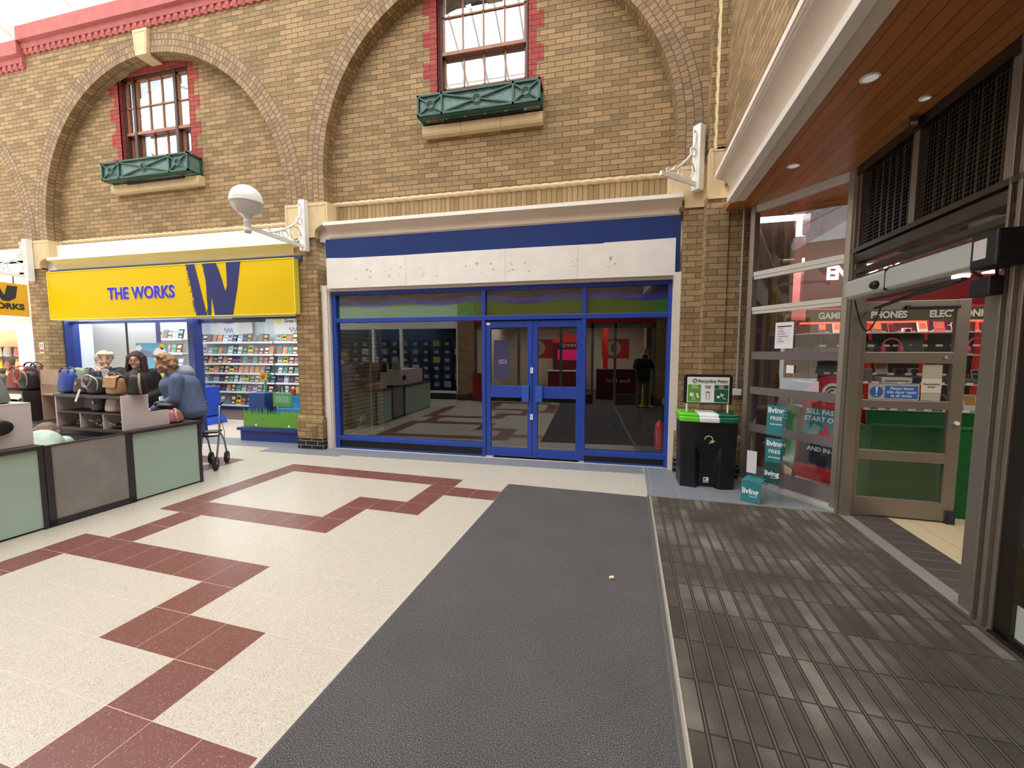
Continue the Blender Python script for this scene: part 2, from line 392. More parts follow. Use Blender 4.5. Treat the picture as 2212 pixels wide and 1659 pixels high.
# ================================================================== SETTING
# ---- floor (tile frame); red cells of the maze pattern
OX, OY, S = -2.312, 1.195, .3
red = set()
def cells(i0, i1, j0, j1):
    for i in range(i0, i1 + 1):
        for j in range(j0, j1 + 1): red.add((i, j))
cells(0, 2, -1, -1); cells(-4, 0, -2, -2); cells(-4, -4, -6, -2); cells(0, 0, 0, 0); cells(-2, 0, 1, 1); cells(-2, -2, 2, 2)
cells(-8, -2, 3, 3); cells(-8, -8, -3, 3); cells(-7, -7, 4, 5); cells(-8, -2, 6, 6); cells(-8, -8, 7, 11); cells(-8, 0, 11, 11)
cells(0, 0, 8, 11); cells(-2, 0, 8, 8); cells(-2, -2, 7, 7); cells(1, 3, 10, 10); cells(3, 6, 11, 11)
cells(-16, -12, 11, 11); cells(-12, -12, 9, 11); cells(-24, -17, 9, 9); cells(2, 2, -6, -1); cells(-6, 1, -7, -7)
fm = MB()
ox = -2.312 - S * 34; oy = 1.195 - S * 21
NI, NJ = 66, 38
idx = {}
for i in range(NI + 1):
    for j in range(NJ + 1): idx[i, j] = fm.av((ox + S * i, oy + S * j, 0))
for i in range(NI):
    for j in range(NJ):
        gi, gj = i - 34, j - 21
        x0, y0 = gi * S, gj * S
        fm.facei([idx[i, j], idx[i + 1, j], idx[i + 1, j + 1], idx[i, j + 1]], [(x0, y0), (x0 + S, y0), (x0 + S, y0 + S), (x0, y0 + S)], 1 if (gi, gj) in red else 0)
flo = inT(fm.build('floor', [CREAMT, REDT], weld=False)); struct(flo)
def slab(name, pts, z, m, frame='W', t=.003):
    b = MB(); n = len(pts); b.face([(x, y, z) for x, y in pts]); 
    for k in range(n):
        (x0, y0), (x1, y1) = pts[k], pts[(k + 1) % n]; b.face([(x0, y0, z - t), (x1, y1, z - t), (x1, y1, z), (x0, y0, z)])
    o = b.build(name, m)
    if frame == 'T': inT(o)
    return struct(o)
slab('trim_1', [(-13, 5.80), (-5.6, 5.80), (-5.6, 5.53), (-4.1, 5.53), (-4.1, 5.62), (.52, 5.66), (.52, 6.3), (-13, 6.3)], .003, GREYT)
slab('trim_2', [(.25, 4.84), (2.12, 4.84), (2.12, 6.2), (.25, 6.1)], .005, GREYT, 'T')
slab('trim_3', [(-4.65, 5.985), (.84, 6.015), (.84, 6.05), (-4.65, 6.03)], .008, mat('pale threshold strip', '#cfc8ba', .5))

# ---- brick wall with arches.  F = face plane, R = plane of the recessed panels
F, R = 5.90, 6.12
BAYS = [dict(cx=-1.81, cz=4.50, ri=2.66, zs=4.05, x0=-4.83, x1=1.20, top=7.9, dz=0),
        dict(cx=-7.93, cz=4.07, ri=2.76, zs=3.80, x0=-10.96, x1=-4.83, top=7.68, dz=-.24),
        dict(cx=-14.06, cz=3.84, ri=2.76, zs=3.56, x0=-17.1, x1=-10.96, top=7.45, dz=-.48)]
RW = .1025 * 3
NA = 56
spd = MB()          # spandrel face
for b in BAYS:
    ro = b['ri'] + RW
    xs = sorted(set([b['x0'], b['x1']] + [b['cx'] + ro * math.cos(PI * k / NA) for k in range(NA + 1)]))
    xs = [x for x in xs if b['x0'] - 1e-6 <= x <= b['x1'] + 1e-6]
    def zo(x):
        d = abs(x - b['cx']); return b['cz'] + math.sqrt(max(0, ro * ro - d * d)) if d < ro else b['zs']
    for xa, xb in zip(xs, xs[1:]):
        spd.face([(xa, F, zo(xa + 1e-6)), (xb, F, zo(xb - 1e-6)), (xb, F, b['top']), (xa, F, b['top'])])
struct(spd.build('wall_front', TAN, weld=False))
ringsm = MB(); intr = MB(); tymp = MB(); sold = MB(); redq = MB(); redh = MB()
for b in BAYS:
    cx, cz, ri, zs = b['cx'], b['cz'], b['ri'], b['zs']; ro = ri + RW
    # path: up the left leg, round, down the right leg; s = arc length
    path = [(-1, zs, None)]; 
    pts = [((-1, 0), zs)]
    P = [('L', zs)] + [('A', PI - PI * k / NA) for k in range(NA + 1)] + [('R', zs)]
    def at(e, r):
        if e[0] == 'L': return (cx - r, e[1])
        if e[0] == 'R': return (cx + r, e[1])
        return (cx + r * math.cos(e[1]), cz + r * math.sin(e[1]))
    sl = [0, cz - zs]
    for k in range(NA): sl.append(sl[-1] + PI / NA * (ri + RW / 2))
    sl.append(sl[-1] + cz - zs)
    for k in range(len(P) - 1):
        a0, a1 = at(P[k], ri), at(P[k + 1], ri); b0, b1 = at(P[k], ro), at(P[k + 1], ro)
        ringsm.face([(a0[0], F - .002, a0[1]), (a1[0], F - .002, a1[1]), (b1[0], F - .002, b1[1]), (b0[0], F - .002, b0[1])],
                    [(sl[k], 0), (sl[k + 1], 0), (sl[k + 1], RW), (sl[k], RW)])
        intr.face([(a0[0], F - .002, a0[1]), (a1[0], F - .002, a1[1]), (a1[0], R + .02, a1[1]), (a0[0], R + .02, a0[1])],
                  [(sl[k], 0), (sl[k + 1], 0), (sl[k + 1], R - F), (sl[k], R - F)])
        ringsm.face([(b0[0], F - .002, b0[1]), (b1[0], F - .002, b1[1]), (b1[0], F + .01, b1[1]), (b0[0], F + .01, b0[1])])
struct(ringsm.build('wall_front_arches', TAN_RING, weld=False)); struct(intr.build('wall_front_intrados', TAN_SOFF, weld=False))
# windows: (opening x0,x1,z0,z1)
WIN = [(-2.58, -1.19, 5.14, 7.3), (-8.94, -7.32, 4.82, 6.73), None]
def wallholes(mb, x0, x1, z0, z1, y, hole):
    if hole is None: mb.face([(x0, y, z0), (x1, y, z0), (x1, y, z1), (x0, y, z1)]); return
    a, b_, c, d = hole
    for X0, X1, Z0, Z1 in ((x0, a, z0, z1), (b_, x1, z0, z1), (a, b_, z0, c), (a, b_, d, z1)):
        if X1 > X0 and Z1 > Z0: mb.face([(X0, y, Z0), (X1, y, Z0), (X1, y, Z1), (X0, y, Z1)])
for b, w in zip(BAYS, WIN):
    x0, x1 = b['cx'] - b['ri'] - .05, b['cx'] + b['ri'] + .05
    zr = 4.03 + b['dz']
    wallholes(tymp, x0, x1, zr, b['cz'] + b['ri'] + .05, R, w)
    # soldier course below the rope moulding, a little proud
    zt = 3.66 + b['dz']
    sold.face([(x0, R - .012, zt), (x1, R - .012, zt), (x1, R - .012, zr), (x0, R - .012, zr)], [(x0, .12), (x1, .12), (x1, .12 + zr - zt), (x0, .12 + zr - zt)])
    if w:
        a, c, z0, z1 = w
        # red quoins, toothed every third course, 3 mm proud
        k = 0; z = z0
        while z < min(z1, 7.25):
            wdt = .235 if k % 2 else .125
            zz = min(z + .225, z1)
            for xa, xb in ((a - wdt, a), (c, c + wdt)):
                redq.box(xa, xb, R - .004, R + .01, z, zz)
            z = zz; k += 1
        for xa, xb in ((a - .01, a), (c, c + .01)): redq.box(xa, xb, R - .004, R + .16, z0, z1)
        if z1 < 7:
            redh.face([(a - .12, R - .006, z1), (c + .12, R - .006, z1), (c + .12, R - .006, z1 + .12), ((a + c) / 2, R - .006, z1 + .26), (a - .12, R - .006, z1 + .12)],
                      [(0, .1), (c - a + .24, .1), (c - a + .24, .25), ((c - a) / 2 + .12, .36), (0, .25)])
        redh.box(a, c, R, R + .16, z1, z1 + .02)
struct(tymp.build('wall_front_panels', TAN, weld=False)); struct(sold.build('wall_front_soldier_course', TAN_SOLD, weld=False))
struct(redq.build('trim_4', REDB, weld=False)); struct(redh.build('trim_5', REDS, weld=False))
# rope mouldings (three twisted strands)
def rope(name, p0, p1, r, pitch, steps_per, ax, m=STONE):
    mb = MB(); p0 = Vector(p0); p1 = Vector(p1); L = (p1 - p0).length; n = int(L / pitch * steps_per); d = (p1 - p0).normalized()
    u = Vector((0, -1, 0)) if ax == 'x' else Vector((-1, 0, 0)); w = d.cross(u); M_ = 12; rings = []
    for i in range(n + 1):
        t = i / n; a = 2 * PI * t * L / pitch; c = p0 + d * (L * t)
        rings.append([mb.av(c + (u * math.cos(q) + w * math.sin(q)) * r * (1 - .45 * (1 - abs(math.cos(1.0 * (q - a))) ** .5))) for q in [2 * PI * k / M_ for k in range(M_)]])
    for A, B in zip(rings, rings[1:]):
        for k in range(M_): mb.facei([A[k], A[(k + 1) % M_], B[(k + 1) % M_], B[k]])
    return struct(mb.build(name, m, smooth=True))
for k, b in enumerate(BAYS):
    rope('trim_%d' % (6 + k), (b['cx'] - b['ri'], R - .01, 4.06 + b['dz']), (b['cx'] + b['ri'], R - .01, 4.06 + b['dz']), .04, .30, 10, 'x')
rope('trim_9', (1.30, 5.74, 3.9), (1.30, 5.74, 9.0), .05, .36, 12, 'z')

# ---- piers
def pier(name, x0, x1, y1=6.16, ztop=3.5, yF=F):
    mb = MB(); mb.box(x0, x1, yF, y1, .50, ztop); mb.box(x0 - .035, x1 + .035, yF - .035, y1, .19, .50)
    mb.prism([(x0 - .035, .50), (x1 + .035, .50), (x1, .56), (x0, .56)], 'y', yF - .0, y1)
    mb.prism([(yF - .035, .50), (yF + .02, .50), (yF + .02, .57), (yF, .57)], 'x', x0 - .035, x1 + .035)
    struct(mb.build(name, TAN, weld=False))
    d = MB(); d.box(x0 - .037, x1 + .037, yF - .037, y1, 0, .19); return struct(d.build(name + '_base', DARKB, weld=False))
pier('wall_front_pier_1', -5.08, -4.65); pier('wall_front_pier_2', -11.33, -10.93, ztop=3.3); pier('wall_front_pier_3', .95, 1.20, ztop=3.55)
pier('wall_front_pier_4', 1.195, 1.46, 6.2, 3.6, 5.72); pier('wall_front_pier_5', 1.468, 1.80, 6.2, 3.6, 5.735)
# upper brick return beside the rope, and recess behind the rope
mb = MB(); mb.box(1.20, 1.28, 5.74, 6.1, 4.15, 9.0); mb.box(1.28, 1.50, 5.69, 6.1, 4.15, 9.0); struct(mb.build('wall_front_corner', TAN, weld=False))
mb = MB(); mb.box(.9, 1.45, 5.93, 6.2, 3.5, 9.0); struct(mb.build('wall_front_corner_back', TAN, weld=False))
# ---- cast stone springers on the piers
def springer(name, x0, x1, xs0, xs1, z0, zc0, zc1, z1, y0, y1, left=True, right=True):
    """x0..x1 upper width, xs0..xs1 shaft width; cove between zc0 and zc1"""
    pts = []
    pts += [(xs0, z0), (xs1, z0)]
    if right: pts += [(xs1, zc0)] + [(x1 - (x1 - xs1) * math.cos(t), zc1 - (zc1 - zc0) * (1 - math.sin(t)) ) for t in [k * PI / 12 for k in range(0, 7)]]
    pts += [(x1, z1), (x0, z1)]
    if left: pts += [(x0 + (xs0 - x0) * math.cos(t), zc1 - (zc1 - zc0) * (1 - math.sin(t))) for t in [k * PI / 12 for k in range(6, -1, -1)]] + [(xs0, zc0)]
    mb = MB(); mb.prism(pts, 'y', y0, y1)
    o = mb.build(name, STONE)
    fr = MB()      # raised border of the sunk panel
    e = .035
    for a, c, d, f in ((x0 + e, x1 - e, z1 - e - .012, z1 - e), (x0 + e, x0 + e + .012, zc1 + .03, z1 - e), (x1 - e - .012, x1 - e, zc1 + .03, z1 - e)):
        fr.box(a, c, y0 - .006, y0 + .002, d, f)
    fr.build('panel_border', STONE, o)
    return struct(o)
springer('trim_10', -5.20, -4.40, -5.08, -4.65, 3.50, 3.57, 3.70, 4.04, 5.875, 6.13)
springer('trim_11', -11.45, -10.65, -11.33, -10.93, 3.28, 3.35, 3.48, 3.82, 5.875, 6.13)
springer('trim_12', .76, 1.21, .96, 1.21, 3.53, 3.58, 3.74, 4.06, 5.875, 6.13, right=False)
springer('trim_13', 1.20, 1.40, 1.20, 1.46, 3.56, 3.64, 3.82, 4.17, 5.69, 6.1, left=False, right=False)
# ---- keystone
for nm, b, xk in (('trim_14', BAYS[1], -7.97), ('trim_15', BAYS[0], -1.81)):
    zt = b['cz'] + b['ri'] + RW + .07; zb = b['cz'] + b['ri'] - .05
    mb = MB(); mb.prism([(xk - .125, zb), (xk + .125, zb), (xk + .165, zt), (xk - .165, zt)], 'y', 5.84, R + .03)
    o = mb.build(nm, STONE, bevel=.008)
    mb = MB()
    for s_ in (-1, 1): mb.bar((xk + s_ * .10, 5.838, zb + .05), (xk + s_ * .13, 5.838, zt - .05), .012, .008, up=(0, 1, 0))
    mb.bar((xk - .13, 5.838, zt - .05), (xk + .13, 5.838, zt - .05), .012, .008, up=(0, 1, 0))
    mb.build('panel_border', STONE, o); struct(o)
# ---- red coping with dentils, white fascia above
def coping(x0, x1, zt, n0):
    mb = MB(); mb.prism([(5.775, zt - .02), (5.775, zt - .26), (5.835, zt - .27), (5.845, zt - .37), (5.92, zt - .37), (6.15, zt - .3), (6.15, zt)], 'x', x0, x1)
    mb.prism([(F - .03, zt - .37), (F - .03, zt - .45), (F + .01, zt - .45), (F + .01, zt - .37)], 'x', x0, x1)
    x = x0 + .05
    while x < x1 - .05:
        mb.prism([(5.85, zt - .36), (5.85, zt - .42), (5.875, zt - .47), (F, zt - .47), (F, zt - .36)], 'x', x, x + .075); x += .15
    struct(mb.build('trim_%d' % n0, COPING, weld=False))
    mb = MB(); mb.box(x0, x1, 5.98, 6.2, zt - .02, zt + .26); struct(mb.build('trim_%d' % (n0 + 1), mat('white eaves board', '#d9d6cf', .6)))
coping(-10.86, -4.83, 7.70, 16); coping(-17, -10.86, 7.47, 18); coping(-4.83, 1.3, 7.93, 20)
# ---- cornices over the shop fronts
def corn_prof(zt, y0):   # (y,z) outline, face towards -y
    p = [(y0 + .20, zt), (y0, zt), (y0, zt - .045), (y0 + .015, zt - .05)]
    for k in range(9):
        t = k / 8 * PI / 2; p.append((y0 + .02 + .10 * math.sin(t), zt - .055 - .13 * (1 - math.cos(t)) - .0))
    p += [(y0 + .125, zt - .20), (y0 + .135, zt - .20), (y0 + .135, zt - .225), (y0 + .15, zt - .23), (y0 + .15, zt - .28), (y0 + .25, zt - .28)]
    return p
def cornice(name, x0, x1, zt, y0, m, frame='W', flip=False):
    mb = MB(); mb.prism(corn_prof(zt, y0), 'x', x0, x1)
    f = MB(); f.prism([(y0 - .012, zt + .012), (y0 - .012, zt - .04), (y0 + .02, zt - .04), (y0 + .15, zt + .012)], 'x', x0, x1)
    o = mb.build(name, m); q = f.build('top_fillet', CORNF, o)
    for ob in (o, q):
        for p in ob.data.polygons: p.use_smooth = False
    return struct(o)
cornice('trim_22', -4.44, .93, 3.69, 5.82, CORN); cornice('trim_23', -10.60, -5.0, 3.45, 5.82, CORNY); cornice('trim_24', -17, -11.4, 3.22, 5.82, mat('cornice white', '#e6e2da', .5))
mb = MB(); mb.box(-17, 1.3, 6.0, 6.16, 3.45, 3.74); struct(mb.build('wall_front_lintel', WHITEM))
mb = MB(); mb.box(-17, -4.8, 6.0, 6.16, 3.15, 3.5); struct(mb.build('wall_front_lintel_low', WHITEM))

# ---- right hand wall over the entrance (tile frame)
XW = 1.10
mb = MB(); mb.box(XW, XW + .25, -4, 5.78, 3.70, 8.6); inT(struct(mb.build('wall_right', TAN, weld=False)))
mb = MB(); mb.box(XW - .004, XW + .2, -4, 5.6, 3.68, 3.92)
o = mb.build('wall_right_soldier_course', TAN_SOLD, weld=False); inT(struct(o))
uvl = o.data.uv_layers[0]
cm = MB(); pr = [( -q[0], q[1]) for q in corn_prof(3.72, 0)]
cm.prism([(XW - .15 + q[0], q[1] ) for q in [(a * 1.25, 3.72 - (3.72 - z) * 1.16) for a, z in corn_prof(3.72, 0)]], 'y', -4, 5.42)
# prism along y takes (x,z) outlines
o = cm.build('trim_25', CORN); inT(struct(o))
f = MB(); f.box(XW - .165, XW - .1, -4, 5.42, 3.685, 3.735); q = f.build('top_fillet', CORNF, o)
f = MB(); f.box(XW - .03, XW + .05, -4, 5.42, 3.385, 3.45); f.build('bottom_fillet', CORNF, o)
mb = MB(); mb.box(XW + .03, 2.6, -4, 6.2, 3.415, 3.5); inT(struct(mb.build('ceiling', SOFFIT, weld=False)))

# ---- roof glazing over the mall
def roofs():
    y0, z0, y1, z1 = 6.05, 8.0, 1.9, 10.4
    fr = MB(); gl = MB()
    x = -24.0
    while x < 8.1:
        fr.bar((x, y0, z0), (x, y1, z1), .05, .09); fr.bar((x, -2.4, z0), (x, y1, z1), .05, .09); x += .62
    for t in (0, .33, .66, 1):
        fr.bar((-24, y0 + (y1 - y0) * t, z0 + (z1 - z0) * t + .05), (8, y0 + (y1 - y0) * t, z0 + (z1 - z0) * t + .05), .05, .06)
        fr.bar((-24, -2.4 + (y1 + 2.4) * t, z0 + (z1 - z0) * t + .05), (8, -2.4 + (y1 + 2.4) * t, z0 + (z1 - z0) * t + .05), .05, .06)
    struct(fr.build('roof_frame', WHITE, weld=False))
    gl.face([(-24, y0, z0 + .06), (8, y0, z0 + .06), (8, y1, z1 + .06), (-24, y1, z1 + .06)]); gl.face([(-24, -2.4, z0 + .06), (8, -2.4, z0 + .06), (8, y1, z1 + .06), (-24, y1, z1 + .06)])
    struct(gl.build('roof_glazing', GLASSR, weld=False))
    for k, x in enumerate((-17.2, -11.1, -4.95, 1.3)):
        t = thing('roof_truss', ['far left white steel roof truss with curved lower chord', 'white steel roof truss seen over the stepped red coping', 'white steel roof truss over the middle pier', 'white steel roof truss over the right corner'][k], 'roof truss', (x, 5.8, 7.75))
        m = MB(); m.bar((0, .1, -.25), (0, .1, .35), .1, .12); m.build('post', WHITE, t)
        m = MB(); m.bar((0, .1, .25), (0, -3.9, 2.5), .09, .14); m.bar((0, -8.2, .25), (0, -3.9, 2.5), .09, .14); m.build('rafter', WHITE, t)
        m = MB(); m.tube([(0, .05 - 8.1 * s, -.12 + 1.25 * math.sin(PI * s)) for s in [i / 24 for i in range(25)]], .045, 8); m.build('tie_chord', WHITE, t)
        for s in range(1, 12):
            m = MB(); a = s / 12; m.bar((0, .05 - 8.1 * a, -.12 + 1.25 * math.sin(PI * a)), (0, .05 - 8.1 * (a + (.04 if s % 2 else -.04)), .25 + 2.25 * (1 - abs(2 * a - 1))), .035)
            m.build('lacing', WHITE, t)
roofs()
# ================================================================== SASH WINDOWS + PLANTERS
def sash(name, x0, x1, z0, z1, mull, cols, y=R + .09):
    root = thing(name, None, None, ((x0 + x1) / 2, y, z0)); root['kind'] = 'structure'
    cx = (x0 + x1) / 2; h = z1 - z0
    root.name = name
    mb = MB(); w = x1 - x0
    for a, b in ((x0 - cx, x0 - cx + .045), (x1 - cx - .045, x1 - cx)): mb.box(a, b, -.02, .09, 0, h)
    mb.box(x0 - cx, x1 - cx, -.02, .09, h - .05, h); mb.box(x0 - cx, x1 - cx, -.02, .09, 0, .06)
    for m in mull: mb.box(m - .028, m + .028, -.03, .09, 0, h)
    mb.build('window_frame', TIMBERD, root)
    edges = [x0 - cx + .045] + [e for m in mull for e in (m - .028, m + .028)] + [x1 - cx - .045]
    meet = .86 if h < 2 else .86
    lo = 6.15 - z0 if name == 'window_1' else 5.70 - z0
    for k in range(0, len(edges), 2):
        a, b = edges[k], edges[k + 1]; n = cols[k // 2]
        for nm, za, zb, yy, rows in (('upper_sash', lo + .0, h - .05, .0, 2), ('lower_sash', .06, lo + .04, .05, 2)):
            if nm == 'upper_sash': zs_ = za + .0
            s_ = MB(); t = .032
            s_.box(a, a + t, yy, yy + .04, za, zb); s_.box(b - t, b, yy, yy + .04, za, zb)
            s_.box(a, b, yy - (.02 if nm == 'upper_sash' else 0), yy + .04, za, za + .05); s_.box(a, b, yy, yy + .04, zb - .035, zb)
            for c in range(1, n):
                xx = a + (b - a) * c / n; s_.box(xx - .011, xx + .011, yy, yy + .03, za, zb)
            for r in range(1, rows):
                zz = za + .05 + (zb - za - .085) * r / rows; s_.box(a, b, yy, yy + .03, zz - .011, zz + .011)
            s_.build(nm, TIMBER, root)
            g = MB(); g.box(a + .01, b - .01, yy + .018, yy + .022, za + .02, zb - .02); g.build('pane', GLASSW, root)
    d = MB(); d.box(x0 - cx - .1, x1 - cx + .1, .5, .52, -.1, h + .1); d.build('room_behind', mat('dim room', '#6b6f70', .8), root)
    return root
sash('window_1', -2.58, -1.19, 5.14, 7.3, [], [4])
sash('window_2', -8.94, -7.32, 4.82, 6.73, [-.545, .43], [1, 3, 1])
# stone sills
for nm, a, b, z in (('trim_26', -2.80, -.95, 4.92), ('trim_27', -9.12, -7.06, 4.61)):
    mb = MB(); n = 3; w = (b - a) / n
    for k in range(n): mb.prism([(6.0, z + .03), (6.02, z), (R + .1, z), (R + .1, z + .16), (6.03, z + .15), (6.0, z + .13)], 'x', a + k * w + .003, a + (k + 1) * w - .003)
    struct(mb.build(nm, STONE, weld=False))
def planter(x0, x1, z0, z1, label, y0=5.85, y1=6.09):
    cx = (x0 + x1) / 2; t = thing('window_box', label, 'window box', (cx, y1, z0), group='green metal window boxes')
    w = x1 - x0; h = z1 - z0; d = y1 - y0; y = -d; b = .028
    mb = MB()
    for z in (b / 2, h - b / 2):
        mb.bar((-w / 2, y, z), (w / 2, y, z), b); mb.bar((-w / 2, -.0, z), (w / 2, 0, z), b)
        for s in (-1, 1): mb.bar((s * (w / 2 - b / 2), y, z), (s * (w / 2 - b / 2), 0, z), b)
    for x in (-w / 2 + b / 2, -w / 2 + w * .21, w / 2 - w * .21, w / 2 - b / 2):
        mb.bar((x, y, 0), (x, y, h), b, b)
    for s in (-1, 1): mb.bar((s * (w / 2 - b / 2), 0, 0), (s * (w / 2 - b / 2), 0, h), b)
    mb.box(-w / 2, w / 2, y, y + .1, -.01, .005); mb.box(-w / 2, w / 2, -.06, 0, -.01, .005)
    mb.build('frame', WINGREEN, t)
    p = MB(); p.box(-w / 2 + .02, w / 2 - .02, y + .02, y + .03, .02, h - .02); p.box(w / 2 - .035, w / 2 - .025, y + .02, -.02, .02, h - .02); p.box(-w / 2 + .025, -w / 2 + .035, y + .02, -.02, .02, h - .02); p.build('panel', WINPANEL, t)
    xs = [-w / 2 + b, -w / 2 + w * .21, w / 2 - w * .21, w / 2 - b]
    for a, c in zip(xs, xs[1:]):
        m = MB(); cx_ = (a + c) / 2; r = .055
        for sx in (-1, 1):
            for sz in (-1, 1):
                ex = cx_ + sx * (c - a) / 2; ez = h / 2 + sz * (h / 2 - b); dv = Vector((ex - cx_, 0, ez - h / 2)); dn = dv.normalized()
                m.bar((cx_ + dn.x * r, y, h / 2 + dn.z * r), (ex, y, ez), .02)
        m.tube([(cx_ + r * math.cos(q), y - .004, h / 2 + r * math.sin(q)) for q in [2 * PI * k / 20 for k in range(20)]], .013, 6, closed=True)
        m.build('lattice_brace', WINGREEN, t)
    m = MB(); m.box(-w * .3, w * .36, y + .12, -.04, -.05, -.012); m.build('support_tray', BLACK, t)
planter(-2.80, -.96, 5.11, 5.41, 'green lattice window box under the central brown sash window')
planter(-9.08, -7.09, 4.77, 5.08, 'green lattice window box under the smaller window in the left arch')

# ================================================================== EMPTY SHOP FRONT (middle bay)
YS = 6.08
t = thing('shop_fascia', 'blank shop fascia, deep blue above a scuffed white board', 'sign', (-1.78, 5.94, 2.66))
mb = MB(); mb.box(-2.72, 2.71, 0, .058, .06, .81); mb.build('backing_panel', SIGNBLUE, t)
mb = MB()
P0 = [(-2.71, .51), (-2.3, .495), (-1.35, .49), (-.3, .495), (.55, .495), (1.7, .49), (1.72, .50), (2.3, .505), (2.65, .51)]
xb = [-2.71, -1.3, .3, 1.35, 2.65]
for a, b in zip(P0, P0[1:]): mb.face([(a[0], -.012, .02), (b[0], -.012, .02), (b[0], -.012, b[1]), (a[0], -.012, a[1])])
for a, b in zip(P0, P0[1:]): mb.face([(a[0], -.012, a[1]), (b[0], -.012, b[1]), (b[0], 0, b[1]), (a[0], 0, a[1])])
mb.box(-2.71, 2.65, -.011, 0, .02, .06)
random.seed(3)
for gx in (-1.3, .3, 1.35): mb.box(gx - .002, gx + .002, -.0135, -.012, .02, .49, 1)
for gx in (-2.2, -1.95, -1.62, -1.42, -1.05, -.8, -.3, -.12, .12, .4, .62, 1.25, 1.32, 1.75, 1.85):
    for gz in (.17, .27):
        for k in range(random.randint(1, 3)):
            x = gx + random.uniform(-.05, .05); z = gz + random.uniform(-.03, .03); s = random.uniform(.008, .03)
            mb.face([(x, -.0128, z), (x + s, -.0128, z + .3 * s), (x + s * .8, -.0128, z + s), (x - .2 * s, -.0128, z + .7 * s)], None, 2)
mb.build('white_board', [WHITEM, mat('joint shadow grey', '#b5aea4', .8), mat('old glue', '#b9ab8e', .8)], t)

# white timber surround
mb = MB(); mb.box(-4.66, -4.50, 5.98, 6.16, 0, 2.72); mb.box(-4.60, -4.52, 5.95, 6.0, 0, 2.72)
mb.box(.86, .95, 5.93, 6.16, 0, 2.72); mb.box(-4.66, .95, 5.97, 6.16, 2.64, 2.74)
struct(mb.build('trim_28', mat('flaking cream white paint', '#dcd3c6', .6, var=.06, vscale=14), weld=False))

t = thing('shopfront_frame', 'royal blue metal shopfront frame of the empty shop with large panes', 'shopfront', (-1.8, YS, 0))
X0, X1 = -4.50 + 1.8, .86 + 1.8
MX = [-1.85 + 1.8, -.33 + 1.8]      # mullions either side of the doors
mb = MB()
for x, w in ((X0 + .04, .08), (X1 - .025, .05), (MX[0], .06), (MX[1], .06)): mb.box(x - w / 2, x + w / 2, -.05, .06, 0, 2.66)
mb.box(X0 + .01, X1 - .01, -.054, .055, 2.58, 2.655); mb.box(X0 + .01, X1 - .01, -.054, .055, 2.13, 2.20)
mb.box(X0 + .01, MX[0], -.057, .05, .15, .22); mb.box(MX[1], X1 - .01, -.057, .05, .12, .20)
mb.box(X0 + .01, MX[0], -.03, .045, .001, .03); mb.box(MX[1], X1 - .01, -.03, .045, .001, .03)
mb.build('frame', BLUE, t, bevel=.004)
for a_, b_, c_ in ((X0 + .05, MX[0] - .03, .15), (MX[1] + .03, X1 - .03, .12)): mb = MB(); mb.box(a_, b_, -.015, .03, .03, c_); mb.build('kick_panel', mat('near black kick panel', '#141417', .35), t)
for a, b in ((X0 + .08, MX[0] - .03), (MX[1] + .03, X1 - .05)):
    mb = MB(); mb.box(a, b, .0, .006, .21, 2.14); mb.build('pane', GLASSD, t)
def wave(a, b, ph):
    n = 40; L = b - a
    g = MB(); bl = MB(); vi = MB()
    def z(x): return 2.20 + .235 + .028 * math.sin((x - ph) * 2 * PI / 1.15)
    for k in range(n):
        x0 = a + L * k / n; x1 = a + L * (k + 1) / n
        g.face([(x0, .012, 2.19), (x1, .012, 2.19), (x1, .012, z(x1) - .04), (x0, .012, z(x0) - .04)])
        bl.face([(x0, .013, z(x0) - .04), (x1, .013, z(x1) - .04), (x1, .013, z(x1) + .05), (x0, .013, z(x0) + .05)])
        vi.face([(x0, .014, z(x0) + .05), (x1, .014, z(x1) + .05), (x1, .014, 2.60), (x0, .014, 2.60)])
    return g, bl, vi
for a, b, ph in ((X0 + .08, MX[0] - .03, .62), (MX[0] + .03, MX[1] - .03, .9), (MX[1] + .03, X1 - .05, .3)):
    mb = MB(); mb.box(a, b, .0, .005, 2.19, 2.60); pn = mb.build('transom_pane', GLASSD, t)
    g, bl, vi = wave(a, b, ph)
    g.build('green_wave', mat('vinyl green', '#1c7a2c', .5), pn); bl.build('blue_wave', mat('vinyl blue', '#2b3fa0', .5), pn); vi.build('dark_blue_field', mat('vinyl dark blue', '#20235c', .5), pn)
